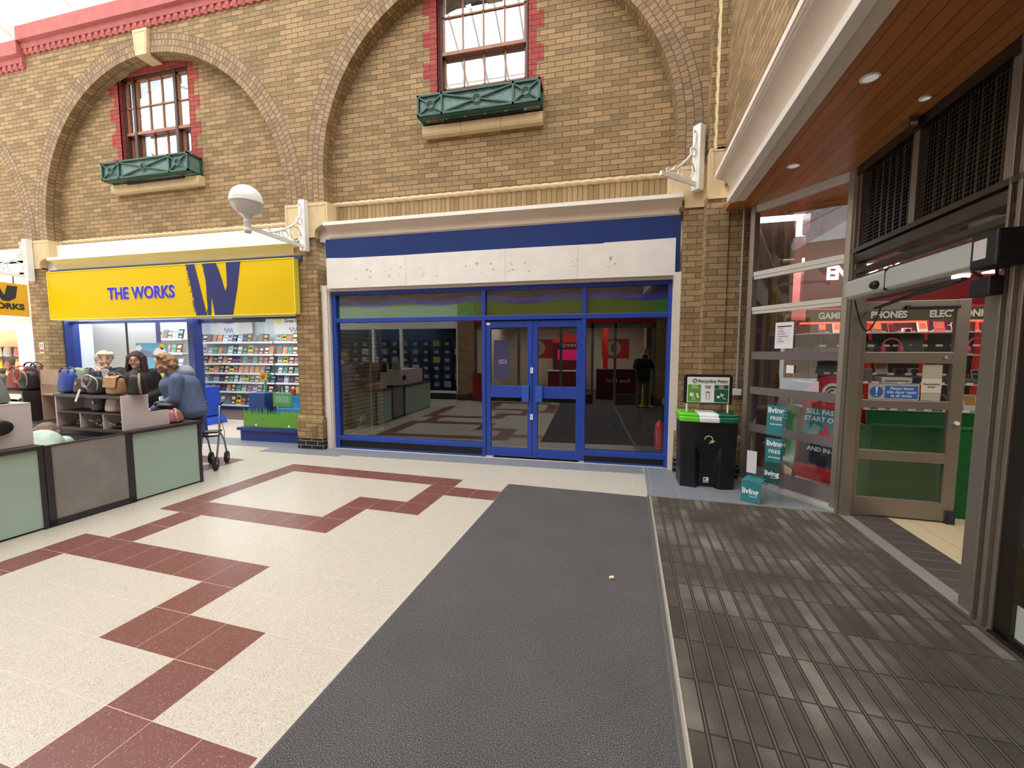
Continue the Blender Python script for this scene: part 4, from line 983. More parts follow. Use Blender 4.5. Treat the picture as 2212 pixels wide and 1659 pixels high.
for z0, z1 in ((1.56, 1.655), (1.13, 1.22), (.66, .76), (.06, .24)):
    mb = MB(); trect(mb, lerp(A_, B_, .055), lerp(A_, B_, .95), z0, z1, .003, -.008); mb.build('frosted_band', FROST, t)
# notice + small card on that glass
def onglass(name, label, cat, s, z0, z1, w):
    p = lerp(A_, B_, s); a = math.atan2(B_[1] - A_[1], B_[0] - A_[0])
    o = thing(name, label, cat, (p[0] - .012 * math.cos(a + PI / 2) * 0 - .009 , p[1] - .012, z0), a, frame='T')
    mb = MB(); mb.box(-w / 2, w / 2, -.002, 0, 0, z1 - z0); mb.build('sheet', mat('paper white', '#f1eef2', .6), o); return o
o = onglass('notice_sheet', 'white A4 notice with red headings taped to the angled glass', 'notice', .42, 1.69, 1.99, .215)
mb = MB(); mb.box(-.085, .085, -.004, -.002, .245, .26); mb.build('heading_bar', mat('print dark', '#54505a', .6), o)
mb = MB()
for k in range(6): mb.box(-.065, -.065 + [.05, .06, .08, .11, .04, .07][k], -.004, -.002, .225 - .03 * k, .232 - .03 * k)
mb.build('red_headings', mat('print red', '#a83a44', .6), o)
mb = MB()
for k in range(6): mb.box(-.085, .07, -.0035, -.002, .212 - .03 * k, .214 - .03 * k); mb.lathe([(.001, -.004), (.006, -.004), (.006, -.002)], (-.08, 0, .228 - .03 * k), 8, axis='y')
mb.build('small_print', mat('print grey', '#9a98a2', .6), o)
onglass('paper_card', 'small blank white card on the angled glass below the notice', 'card', .50, 1.41, 1.50, .085)

# main screen in the plane x = 2.12, hinge post, lintel, grille, side post
t = thing('door_screen', 'stainless steel entrance screen with wire grille above the doorway', 'glass screen', (2.12, 0, 0), frame='T')
mb = MB(); mb.box(-.03, .06, 4.76, 4.875, 0, 3.412); mb.box(-.045, -.03, 4.79, 4.87, 0, 3.412); mb.build('hinge_post', STEEL, t, bevel=.003)
mb = MB(); mb.box(-.005, .12, 3.09, 3.26, 0, 2.02); mb.box(-.03, .06, 2.97, 3.09, 0, 3.412); mb.box(-.055, -.03, 3.0, 3.03, 0, 3.4); mb.box(-.055, -.03, 3.07, 3.09, 0, 3.4)
mb.build('side_post', STEEL, t, bevel=.003)
mb = MB(); mb.box(-.04, .05, .5, 4.80, 2.50, 2.58); mb.box(-.055, .05, .5, 4.80, 2.60, 2.64); mb.box(-.03, .05, .5, 4.8, 2.40, 2.44); mb.box(-.05, .05, .5, 4.80, 3.33, 3.412); mb.build('lintel', STEELD, t)
mb = MB(); mb.box(0, .006, 3.0, 4.78, 2.44, 2.5); mb.box(0, .006, 3.12, 4.76, 2.17, 2.40); mb.build('pane', GLASS, t)
for a_, b_ in ((3.95, 4.02), (3.12, 3.17), (4.74, 4.77)): mb = MB(); mb.box(-.03, .03, a_, b_, 2.62, 3.35); mb.build('grille_mullion', STEEL, t)
y = 4.70; k = 0
while y > 2.0:
    if not (3.93 < y < 4.04):
        m = MB(); m.box(.02, .035, y - .012, y + .012, 2.64, 3.33); m.build('grille_bar', STEELD, t)
    y -= .096
mb = MB()
y = 4.75
while y > 2.0: mb.box(-.012, -.0105, y - .0012, y + .0012, 2.64, 3.34); y -= .032
z = 2.66
while z < 3.34: mb.box(-.012, -.0105, 2.0, 4.75, z - .0012, z + .0012); z += .032
mb.build('wire_mesh', mat('mesh wire', '#6e675c', .4, metal=.7), t, weld=False)
mb = MB(); mb.box(.06, .52, 1.5, 4.82, 3.40, 3.41); mb.box(.5, .52, 1.5, 4.8, 2.6, 3.4); mb.box(.05, .52, 1.5, 4.8, 2.6, 2.62); mb.box(.05, .52, 4.8, 4.82, 2.6, 3.4); mb.build('shade_box_behind_grille', mat('painted grille shade', '#1c1915', .9), t)  # added box, its dark colour stands for the shade behind the grille
# right hand glazed leaf beyond the post
t = thing('entrance_screen', 'glazed entrance panel with frosted bands at the far right edge', 'glass screen', (2.12, 0, 0), frame='T')
mb = MB(); mb.box(-.02, .04, 2.86, 2.97, 0, 2.4); mb.box(-.02, .04, .6, .7, 0, 2.4); mb.box(-.02, .04, .6, 2.97, 0, .05); mb.box(-.05, .06, .6, 2.97, 0, .02); mb.build('frame', STEELD, t, bevel=.003)
mb = MB(); mb.box(.005, .012, .7, 2.87, .05, 2.4); mb.build('pane', GLASS, t)
for z0, z1 in ((1.19, 1.30), (.58, .72), (.05, .24)):
    mb = MB(); mb.box(0, .003, .7, 2.87, z0, z1); mb.build('frosted_band', mat('frost strip', '#aab0a8', .7), t)
# door leaf, swung open into the lobby
t = thing('door_3', None, None, (2.13, 4.84, 0), frame='T'); t['kind'] = 'structure'
t.rotation_euler.z = -TH + math.radians(-.5)
mb = MB(); w = .90
mb.box(0, .11, -.025, .025, .02, 2.14); mb.box(w - .10, w, -.025, .025, .02, 2.14); mb.box(.10, w - .09, -.022, .022, 2.05, 2.137)
for z0, z1 in ((1.54, 1.65), (1.10, 1.18), (.58, .68), (.02, .20)): mb.box(.10, w - .09, -.022, .022, z0 + .001, z1)
mb.build('door_frame', STEEL, t, bevel=.004)
mb = MB()
for z0, z1 in ((1.65, 2.05), (1.18, 1.54), (.68, 1.10), (.20, .58)): mb.box(.10, w - .09, -.003, .003, z0, z1)
mb.build('pane', GLASS, t)
mb = MB(); mb.tube([(.42, -.05, 2.07), (w - .10, -.05, 2.07)], .018, 10); mb.box(.4, .44, -.06, -.02, 2.05, 2.09); mb.build('closer_bar', BLACK, t)
mb = MB(); mb.box(w - .065, w - .0, -.05, .0, .0, .13); mb.box(w - .05, w - .02, -.06, -.03, .02, .10); mb.build('door_stop', CHAR, t)
mb = MB(); mb.lathe([(.001, -.045), (.018, -.045), (.018, -.025)], (w - .04, 0, .98), 12, axis='y'); mb.build('door_knob', WHITE, t)
mb = MB(); mb.lathe([(.001, -.034), (.012, -.034), (.012, -.025)], (w - .16, 0, 1.60), 12, axis='y'); mb.build('lock_cylinder', ALU, t)
# stickers on the leaf
def leafthing(name, label, cat, x, z):
    a = -TH + math.radians(-.5); p = TW(2.13, 4.84); c, s = math.cos(a), math.sin(a)
    o = bpy.data.objects.new(name, None); COL.objects.link(o); o.location = (p[0] + c * x + s * .006, p[1] + s * x - c * .006, z); o.rotation_euler = (0, 0, a)
    return props(o, label, cat)
o = leafthing('door_sign', 'blue and grey sticker asking to leave this door open at all times', 'sign', .33, 1.185)
mb = MB(); mb.box(-.165, .24, -.002, 0, 0, .15); mb.build('sticker', mat('sticker grey', '#aaa69c', .5), o)
mb = MB(); mb.lathe([(.001, -.004), (.055, -.004), (.055, -.002)], (-.10, 0, .075), 24, axis='y'); dsk = mb.build('blue_disc', mat('sticker blue', '#2a5fae', .5), o)
mb = MB(); mb.prism([(-.109, .125), (-.091, .125), (-.096, .06), (-.104, .06)], 'y', -.006, -.004); mb.lathe([(.001, -.006), (.008, -.006), (.008, -.004)], (-.10, 0, .042), 10, axis='y'); mb.build('exclamation_mark', mat('sticker pale', '#d8d8d2', .5), o)
mb = MB(); mb.box(-.03, .23, -.004, -.002, .015, .135); mb.build('blue_panel', mat('sticker blue', '#2a5fae', .5), o)
text('lettering', 'Please leave\nthis door open\nat all times', .042, mat('sticker letters', '#c9d6e6', .5), o, (.10, -.005, .098), ext=.001, bold=.0004, align='CENTER', sx=.92)
o = leafthing('door_notice', 'pale paper notice reading Automatic door on the door glass', 'notice', .66, 1.185)
mb = MB(); mb.box(-.075, .075, -.002, 0, .0, .345); mb.build('paper', mat('notice pale', '#aaa997', .6), o)
mb = MB(); mb.box(-.078, .076, -.004, -.002, .075, .21); mb.build('card', mat('notice card', '#cdc9b8', .6), o)
text('lettering', 'Automatic\ndoor', .031, mat('notice print', '#3c3a34', .5), o, (0, -.005, .15), ext=.001, align='CENTER')

# door operator
t = thing('door_operator', 'long grey automatic door operator box over the open doorway', 'door operator', (2.03, 0, 2.16), frame='T')
mb = MB(); mb.prism([(-.08, .0), (-.05, -.02), (.06, -.02), (.06, .15), (-.06, .15), (-.08, .12)], 'y', 3.12, 4.62); mb.build('housing', mat('operator grey', '#b9bcb4', .4), t, bevel=.008)
mb = MB(); mb.box(-.085, .06, 3.98, 3.984, -.02, .15); mb.build('joint_line', CHAR, t)
mb = MB(); mb.ell((-.09, 4.10, .04), (.035, .05, .035), 14, 10); mb.build('sensor', BLACK, t, smooth=True)
mb = MB(); mb.box(-.06, .07, 3.1, 4.6, .15, .16); mb.build('top_plate', CHAR, t)
mb = MB(); mb.box(-.095, .06, 2.93, 3.12, -.03, .17); cap = mb.build('end_cap', BLACK, t, bevel=.012)
mb = MB(); mb.box(-.098, -.095, 3.00, 3.09, .02, .13); mb.build('label', mat('label grey', '#cfcbc9', .5), cap)
mb = MB(); mb.bar((-.0, 3.3, -.05), (.02, 4.4, -.05), .03, .02); mb.bar((0, 3.35, -.05), (.03, 3.75, -.07), .04, .03); mb.bar((.03, 3.75, -.07), (.25, 4.78, -.09), .025, .02); mb.build('drive_arm', CHAR, t)
mb = MB(); mb.box(-.03, .03, 3.3, 3.36, -.04, -.02); mb.build('status_light', mat('status glow', '#fff6e8', .3, emit=2.5), t)
t = thing('cable_loop', 'black cable loop hanging from the operator to the door leaf', 'cable', (2.05, 4.60, 2.13), frame='T')
mb = MB(); mb.tube([(-.02 + .27 * k / 16, .12 * k / 16, -.26 * math.sin(PI * k / 16) + .0 - .04 * k / 16) for k in range(17)], .007, 8); mb.build('cable', BLACKR, t, smooth=True)
t = thing('door_sensor', 'black square push pad sensor on the steel side post', 'sensor', (2.05, 3.12, 1.98), frame='T')
mb = MB(); mb.box(-.05, .02, -.06, .09, -.0, .11); mb.build('case', BLACK, t, bevel=.008)
mb = MB(); mb.tube([(-.03, .02, .11), (-.04, .09, .16), (-.03, .04, .24)], .009, 8); mb.tube([(-.0, -.03, .11), (-.02, -.05, .2), (0, -.02, .26)], .007, 8); mb.build('cable', BLACKR, t, smooth=True)
# soffit lights + sensor
for k, (x, y) in enumerate(((1.47, 4.60), (1.46, 3.30), (1.95, 3.66))):
    o = thing('soffit_light', ['round unlit soffit light nearest the brick corner', 'round white soffit light in the timber ceiling, nearer the viewer', 'small white soffit light near the steel lintel'][k], 'ceiling light', (x, y, 3.415), frame='T', group='round lights in the timber soffit')
    r = .055 if k < 2 else .035
    mb = MB(); mb.lathe([(r, 0), (r, -.008), (r * .8, -.010), (r * .78, -.003)], n=20); mb.build('rim', WHITE, o)
    mb = MB(); mb.lathe([(.001, -.005), (r * .76, -.005), (r * .76, -.002)], n=20); mb.build('lens', mat('soffit lens', '#d8d2cc', .2, emit=.35), o)
t = thing('soffit_sensor', 'small brown box sensor fixed under the timber soffit by the lintel', 'sensor', (2.02, 3.95, 3.415), frame='T')
mb = MB(); mb.box(-.03, .03, -.05, .05, -.07, 0); mb.build('case', mat('brown plastic', '#5c4733', .5), t, bevel=.004)
mb = MB(); mb.box(-.02, .02, -.06, -.05, -.065, -.045); mb.build('lens', ALU, t)

# lobby floor: threshold strips, dark tiles, beige tiles
slab('trim_33', [(2.10, 2.9), (2.20, 2.9), (2.20, 4.76), (2.10, 4.76)], .006, mat('threshold aluminium', '#8d8984', .5, metal=.3), 'T')
DT = planks('dark quarry tile', '#4b4340', '#423b39', '#8a8078', .15, 1, .5, .03)
slab('floor_lobby_dark', [(2.20, 0), (2.52, 0), (2.52, 4.84), (2.20, 4.84)], .004, DT, 'T'); 
slab('floor_lobby', [(2.52, 0), (6, 0), (6, 7), (1.9, 7), (1.5, 5.8), (2.12, 4.9), (2.52, 4.84)], .004, TILEF, 'T')

# ================================================================== MATS
t = thing('entrance_mat', 'wide charcoal grey entrance carpet mat in the foreground', 'mat', (-.575, 1.2, 0), frame='T')
mb = MB(); mb.box(-.80, .80, -3.2, 3.56, 0, .008); mb.build('carpet', CARPET, t, weld=False)
mb = MB(); 
for x in (-.815, .80): mb.box(x, x + .015 if x < 0 else x + .015, -3.2, 3.575, 0, .006)
mb.box(-.8, .8, 3.56, 3.575, 0, .006); mb.build('rubber_edge', mat('mat edge', '#4a4a4c', .8), t)
o = thing('cork_stub', 'tiny pale cork stub lying on the charcoal mat', 'litter', TW(-.08, 2.92, .008)[:3])
mb = MB(); mb.tube([(-.014, 0, .011), (.014, .012, .011)], .011, 10); mb.build('stub', mat('cork', '#ecd9bd', .8), o)
# ribbed matting set into the floor, metal edge strips
t = slab('floor_ribbed_matting', [(.285, -4), (2.10, -4), (2.10, 4.80), (.285, 4.80)], .007, RIB, 'T')
mb = MB(); mb.box(.262, .27, -4, 4.83, 0, .010); mb.box(.262, 2.10, 4.81, 4.822, 0, .010); mb.box(2.085, 2.098, -4, 4.81, 0, .010)
struct(inT(mb.build('trim_34', mat('bright edge strip', '#b8b2a8', .35, metal=.6))))
mb = MB(); mb.box(.243, .262, -4, 4.83, 0, .006); struct(inT(mb.build('trim_35', mat('dark edge strip', '#54504c', .5))))
# ================================================================== PEOPLE
def remesh(o, v, it=4):
    r = o.modifiers.new('remesh', 'REMESH'); r.mode = 'VOXEL'; r.voxel_size = v; r.use_smooth_shade = True
    s = o.modifiers.new('smooth', 'SMOOTH'); s.factor = .5; s.iterations = it
def hand(mb, w, d, n, t, curl=.4, k=1.0):
    """w wrist, d finger direction, n palm normal (fingers curl towards it), t thumb side"""
    w, d, n, t = [Vector(v) for v in (w, d, n, t)]; d.normalize(); n.normalize(); t = (t - d * t.dot(d)).normalized()
    for j in (-.028, -.01, .01, .028): mb.limb(w + t * j * .7 * k, w + (d * .085 + t * j) * k, .014 * k, .012 * k, 8)
    for j, L in ((.03, .066), (.01, .076), (-.01, .070), (-.029, .055)):
        p = w + (d * .088 + t * j) * k; a = 0; r = .0085 * k
        for q, f in enumerate((.45, .32, .23)):
            a += curl * (1 + .3 * q); e = p + (d * math.cos(a) + n * math.sin(a)) * L * f * k; mb.limb(p, e, r, r * .9, 7); p = e; r *= .9
    p = w + (d * .02 + t * .025) * k; e = p + (t * .035 + d * .03 + n * .01) * k; mb.limb(p, e, .012 * k, .011 * k, 7); mb.limb(e, e + (d * .032 + t * .004 + n * .016) * k, .0105 * k, .008 * k, 7)
def person(label, loc, rz, J, top, legs, hair, hairc, skin='#d6a78e', s=1.0, glasses=False, hoodie=None, bulk=0, group=None, shoes='#1f1d1d', hands=None, topvar=.06, collar=True, shirt=None):
    """J: joints in local metres, facing -y"""
    root = thing('person', label, 'person', loc, rz, group, frame='T'); root.scale = (s, s, s)
    V = {k: Vector(v) for k, v in J.items()}
    hd = V['head']; fd = Vector(J.get('face', (0, -1, 0))); fd = Vector(fd).normalized(); sd = fd.cross(Vector((0, 0, 1))).normalized() * -1; up = sd.cross(fd) * -1
    if up.z < 0: up = -up
    Rm = Matrix((sd, fd, up)).transposed()     # local x=side, y=face dir, z=up
    def H(x, y, z): return hd + Rm @ Vector((x, y, z))
    b = MB()
    b.ell(hd, (.074, .092, .112), 20, 14, R=Rm); b.ell(H(0, .022, -.055), (.056, .066, .062), 14, 10, R=Rm)
    b.ell(H(0, .092, -.018), (.011, .017, .024), 8, 8, R=Rm); b.ell(H(0, .074, -.088), (.024, .02, .018), 8, 8, R=Rm)
    for q in (-1, 1): b.ell(H(.075 * q, -.005, -.01), (.010, .018, .03), 8, 8, R=Rm); b.ell(H(.035 * q, .07, -.03), (.025, .02, .022), 8, 8, R=Rm)
    b.limb(V['neck'], hd + Vector((0, 0, -.07)) - fd * .01, .058, .05)
    for q in range(9): a = q / 8; b.ell(V['pelvis'].lerp(V['chest'], a), (.165 - .03 * math.sin(PI * a), .115 - .01 * a, .12 + .04 * a))
    for q in 'LR':
        b.limb(V['neck'] + Vector((0, 0, -.05)), V['sh' + q], .05, .055); b.limb(V['sh' + q], V['el' + q], .05, .04); b.limb(V['el' + q], V['wr' + q], .038, .026)
        b.limb(V['pelvis'] + Vector((.08 if q == 'L' else -.08, 0, -.04)), V['kn' + q], .08, .052); b.limb(V['kn' + q], V['an' + q], .05, .034)
        b.limb(V['an' + q] + Vector((0, 0, -.03)), V['an' + q] + V.get('toe', Vector((0, -1, 0))) * .13 + Vector((0, 0, -.045)), .035, .026)
        hh = (hands or {}).get(q)
        if hh: hand(b, V['wr' + q], *hh)
        else:
            d = (V['wr' + q] - V['el' + q]).normalized(); hand(b, V['wr' + q], d, Vector((-1 if q == 'L' else 1, 0, 0)), Vector((0, -1, 0)) if abs(d.y) < .8 else Vector((0, 0, 1)))
    body = b.build('body', mat('skin ' + skin, skin, .55, var=.05, vscale=20), root); remesh(body, .0075, 3)
    e = MB()
    for q in (-1, 1): e.ell(H(.031 * q, .078, .012), (.011, .007, .0055), 10, 8, R=Rm)
    ey = e.build('eyes', mat('eye white', '#d9d2cb', .3), body, smooth=True)
    e = MB()
    for q in (-1, 1): e.ell(H(.031 * q, .085, .012), (.006, .004, .006), 8, 6, R=Rm)
    e.build('iris', mat('eye dark', '#33261f', .4), ey); e = MB()
    for q in (-1, 1): e.bar(H(.015 * q, .083, .034), H(.05 * q, .073, .034), .006, .006)
    e.build('eyebrows', mat('eye dark', '#33261f', .4), body)
    e = MB(); e.bar(H(-.022, .083, -.062), H(.022, .083, -.062), .007, .009); e.build('mouth', mat('lips', '#9b5a52', .5), body)
    if glasses:
        e = MB()
        for q in (-1, 1):
            e.tube([H(.032 * q + .021 * math.cos(a), .095, .01 + .017 * math.sin(a)) for a in [2 * PI * k / 12 for k in range(12)]], .003, 5, closed=True); e.tube([H(.053 * q, .093, .012), H(.077 * q, .0, .012)], .0025, 5)
        e.tube([H(-.011, .097, .012), H(.011, .097, .012)], .003, 5); e.build('glasses', BLACK, body)
    # jacket
    j = MB(); g = .028 + bulk
    
    for q in range(11): a = q / 10; j.ell((V['pelvis'] + Vector((0, 0, -.03))).lerp(V['chest'] + Vector((0, 0, .02)), a), (.178 - .008 * math.sin(PI * a) + g, .135 - .017 * a + g, .12 + .045 * a), 20, 12)
    for q in 'LR':
        j.limb(V['neck'] + Vector((0, 0, -.065)), V['sh' + q], .06, .078); j.limb(V['sh' + q], V['el' + q], .078, .062); j.limb(V['el' + q], V['wr' + q] + (V['el' + q] - V['wr' + q]).normalized() * .03, .06, .045)
    if collar: j.tube([V['neck'] + Vector((.075 * math.cos(a), .07 * math.sin(a), -.0 + .02 * math.sin(a))) for a in [PI * 2 * k / 16 + .6 for k in range(15)]], .026, 8)
    jk = j.build('jacket', mat('jacket ' + top, top, .75, var=.14, vscale=16, bump=.8), root); remesh(jk, .012, 3)
    if shirt:
        h = MB(); c0 = V['neck'] + fd * .06; c1 = V['chest'] + fd * (.125 + bulk); h.ell(c0.lerp(c1, .2), (.055, .055, .05)); h.ell(c0.lerp(c1, .6), (.06, .05, .08)); h.ell(c1, (.05, .04, .10)); q = h.build('shirt', mat('shirt ' + shirt, shirt, .8, var=.1, vscale=40), jk); remesh(q, .01)
    if hoodie:
        h = MB(); bk = V['neck'] - fd * .09; h.ell(bk + Vector((0, 0, -.01)), (.13, .08, .07)); h.ell(bk + Vector((0, 0, .03)) - fd * .01, (.10, .05, .05)); q = h.build('hood', mat('hood ' + hoodie, hoodie, .8), jk); remesh(q, .012)
    l = MB(); l.ell(V['pelvis'], (.18, .13, .12))
    for q in 'LR': l.limb(V['pelvis'] + Vector((.085 if q == 'L' else -.085, 0, -.05)), V['kn' + q], .095, .07); l.limb(V['kn' + q], V['an' + q] + Vector((0, 0, .02)), .068, .058)
    lo = l.build('trousers', mat('trousers ' + legs, legs, .8, var=.05), root); remesh(lo, .014)
    sh = MB()
    for q in 'LR': a = V['an' + q]; sh.limb(a + Vector((0, .02, -.045)), a + V.get('toe', Vector((0, -1, 0))) * .15 + Vector((0, 0, -.05)), .042, .036)
    q = sh.build('shoes', mat('shoes ' + shoes, shoes, .5), root); remesh(q, .01)
    # hair
    h = MB(); rnd = random.Random(label)
    if hair == 'short' or hair == 'man':
        h.ell(H(0, -.022, .034), (.094, .098, .105), 18, 12, R=Rm)
        if hair == 'short':
            for a in range(26):
                t = rnd.uniform(-1.7, 1.7); z = rnd.uniform(-.03, .10); h.ell(H(.09 * math.sin(t), -.03 - .065 * math.cos(t) + (.0 if z < .06 else .05), z), (.024, .022, .03), 8, 6, R=Rm)
            for q in (-.05, -.02, .02, .05): h.ell(H(q, .062, .085), (.024, .03, .022), 8, 6, R=Rm)
    elif hair == 'curly':
        h.ell(H(0, -.028, .03), (.10, .104, .11), 18, 12, R=Rm)
        for a in range(80):
            t = rnd.uniform(-2.3, 2.3); z = rnd.uniform(-.08, .13); w = .112 * math.sqrt(max(.1, 1 - (z / .15) ** 2)); h.ell(H(w * math.sin(t), -.02 - w * math.cos(t) * .95 + (.03 if z > .06 else 0), z), rnd.uniform(.014, .026), 7, 5)
    elif hair == 'long':
        h.ell(H(0, -.02, .034), (.096, .10, .104), 18, 12, R=Rm)
        for a in range(60):
            t = rnd.uniform(.9, PI * 2 - .9) + PI / 2; x = .085 * math.cos(t); y = -.015 + .075 * math.sin(t) * 1; y = min(y, .045)
            h.limb(H(x * 1.08, y, rnd.uniform(.02, .06)), H(x * rnd.uniform(1.2, 1.7), y + rnd.uniform(.0, .07), rnd.uniform(-.30, -.22)), .024, .014, 7)
    hr = h.build('hair', mat('hair ' + hairc, hairc, .7, var=.22, vscale=60), root); remesh(hr, .009, 1)
    return root
def standing(**kw):
    J = dict(head=(0, -.02, 1.53), neck=(0, 0, 1.39), chest=(0, 0, 1.22), pelvis=(0, 0, .90), shL=(.17, 0, 1.34), shR=(-.17, 0, 1.34), elL=(.23, .02, 1.07), elR=(-.23, .02, 1.07),
             wrL=(.24, -.06, .84), wrR=(-.24, -.06, .84), knL=(.10, -.01, .48), knR=(-.10, -.01, .48), anL=(.11, .02, .09), anR=(-.11, .02, .09))
    J.update(kw); return J
p1 = person('woman with short pale blond hair in a dark navy jacket drinking from a white cup', (-7.56, 4.22, 0), math.radians(60),
       standing(elR=(-.27, -.10, 1.12), wrR=(-.10, -.19, 1.37), elL=(.25, -.02, 1.07), wrL=(.14, -.2, .98), face=(.0, -1, -.1)), '#232b30', '#2a2a2e', 'short', '#cfc3ae', s=1.0, shirt='#c9ccd2', bulk=.012,
       hands={'R': ((.75, .05, .65), (.3, -.2, 0), (0, .4, 1), .55)})
t = thing('paper_cup', 'white paper cup held to the mouth of the blond woman', 'cup', (0, 0, 0)); t.location = p1.matrix_world.translation
t.rotation_euler = p1.rotation_euler; t.location = TW(-7.56, 4.22, 0)
mb = MB(); mb.lathe([(.028, 0), (.038, .09), (.040, .092), (.036, .094)], (-.02, -.165, 1.41), 16); mb.build('cup_body', WHITE, t, smooth=True)
person('woman with long dark brown hair and glasses in a black puffer jacket', (-6.72, 4.12, 0), math.radians(50),
       standing(elL=(.27, .0, 1.08), wrL=(.10, -.2, 1.0), elR=(-.27, .0, 1.08), wrR=(-.10, -.2, 1.0), face=(-.25, -1, -.05)), '#1b191a', '#1c1c1f', 'long', '#3a2826', glasses=True, s=.995, shirt='#5a4a4c', bulk=.018)
person('woman with curly light brown hair in a blue grey hooded jacket leaning forward', (-5.80, 4.08, 0), math.radians(52),
       dict(head=(-.17, -.02, 1.43), neck=(-.08, 0, 1.31), chest=(-.03, 0, 1.13), pelvis=(.04, 0, .85), shL=(-.04, .15, 1.24), shR=(-.05, -.16, 1.24), elL=(-.07, .2, 1.0), elR=(-.08, -.18, .99),
            wrL=(-.27, .12, .86), wrR=(-.31, -.10, .86), knL=(.04, .09, .46), knR=(.05, -.09, .46), anL=(.06, .09, .09), anR=(.06, -.09, .09), face=(-1, -.15, -.25), toe=(-1, 0, 0)),
       '#5c6b8c', '#26242a', 'curly', '#a3805f', skin='#d9aa93', hoodie='#9aa0ae', s=1.04, bulk=.008, shirt='#7f96b4',
       hands={'R': ((-1, 0, -.1), (0, 0, -1), (0, 1, 0), .5), 'L': ((-1, 0, -.1), (0, 0, -1), (0, -1, 0), .5)})
person('stallholder in a pale green top bending down behind the grey counter gate, brown hair', (-5.75, 2.62, 0), 0,
       dict(head=(-.34, .22, .74), neck=(-.20, .13, .72), chest=(-.05, .05, .66), pelvis=(.17, -.12, .48), shL=(-.12, .25, .66), shR=(-.18, -.08, .64), elL=(-.18, .30, .42), elR=(-.3, -.12, .42),
            wrL=(-.32, .30, .26), wrR=(-.42, .02, .26), knL=(-.12, .06, .38), knR=(-.05, -.22, .38), anL=(.08, .05, .09), anR=(.16, -.2, .09), face=(-.7, .45, -.75), toe=(-.8, .5, 0)),
       '#b3c2b0', '#2b2b30', 'short', '#7a5f4e', s=1.0, collar=False)
man = person('man in dark clothes holding up a phone, reflected in the shop glass', (1.05, -.28, 0), PI,
       standing(head=(0, -.02, 1.56), neck=(0, 0, 1.42), chest=(0, 0, 1.24), elL=(.24, -.16, 1.18), elR=(-.24, -.16, 1.18), wrL=(.10, -.36, 1.42), wrR=(-.10, -.36, 1.42), anL=(.12, .0, .09), anR=(-.12, .0, .09)), '#17171a', '#5a564f', 'man', '#8f867c', s=1.03,
       hands={'L': ((-.2, -.1, 1), (-1, 0, 0), (0, 1, 0), .5), 'R': ((.2, -.1, 1), (1, 0, 0), (0, 1, 0), .5)})
t = thing('phone', 'dark phone held up in both hands by the reflected man', 'phone', TW(1.05, -.28, 0), PI - TH)
mb = MB(); mb.box(-.08, .08, -.40, -.39, 1.5, 1.58); mb.build('case', BLACK, t)

# ================================================================== KIOSK (tile frame)
def kbox(t, name, x0, x1, y0, y1, z0, z1, m, bev=0):
    mb = MB(); mb.box(x0, x1, y0, y1, z0, z1); return mb.build(name, m, t, bevel=bev)
KX = -5.18
t = thing('kiosk_counter', 'mint green kiosk counter with dark worktop at the right end of the bag stall', 'counter', (KX, 3.08, 0), frame='T')
kbox(t, 'side_panel', -.03, 0, 0, .70, .02, .75, MINT); kbox(t, 'carcass', -1.9, -.04, .12, .70, .0, .75, DKLAM); kbox(t, 'end_panel', -1.9, 0, .70, .72, 0, .75, mat('mint laminate', '#a5bdae'))
kbox(t, 'corner_strip', -.02, .012, .70, .735, 0, .76, CHAR); kbox(t, 'worktop', -1.95, .03, -.02, .74, .752, .785, DKLAM, .004)
t = thing('kiosk_gate', 'mottled grey laminate gate panel in a charcoal frame between the mint counters', 'gate', (KX, 2.38, 0), frame='T')
mb = MB(); mb.box(-.04, .012, .0, .05, 0, .77); mb.box(-.04, .012, .64, .70, 0, .79); mb.box(-.04, .012, .0, .70, .01, .065); mb.box(-.04, .006, 0, .70, .765, .775); mb.build('frame', CHAR, t)
kbox(t, 'panel', -.025, .0, .05, .64, .065, .767, GREYC)
t = thing('kiosk_counter', 'mint green kiosk counter at the left edge of the photo, dark worktop', 'counter', (KX, .6, 0), frame='T')
kbox(t, 'side_panel', -.03, 0, 0, 1.74, .02, .75, MINT); kbox(t, 'carcass', -.75, -.04, 0, 1.74, 0, .75, DKLAM); kbox(t, 'worktop', -.78, .03, 0, 1.78, .752, .79, DKLAM, .004); kbox(t, 'corner_strip', -.03, .01, 1.74, 1.775, 0, .752, CHAR)
t = thing('display_box', 'pale pink grey display box with grey handbag on top, left edge', 'display unit', (-5.30, .9, .79), frame='T')
kbox(t, 'side_panel', -.02, 0, 0, 1.48, 0, .38, PALE); kbox(t, 'top_panel', -.42, 0, 0, 1.48, .375, .39, PALE); kbox(t, 'end_panel', -.42, -.02, 1.46, 1.48, 0, .375, PALE)
# black hooks / items at far left edge of the box
t = thing('black_handbag', 'small black bag hanging against the pale display box, at the left edge', 'bag', (-5.27, 2.15, .98), frame='T')
mb = MB(); mb.ell((0, 0, 0), (.03, .10, .07)); mb.build('bag_body', BLACK, t, smooth=True)
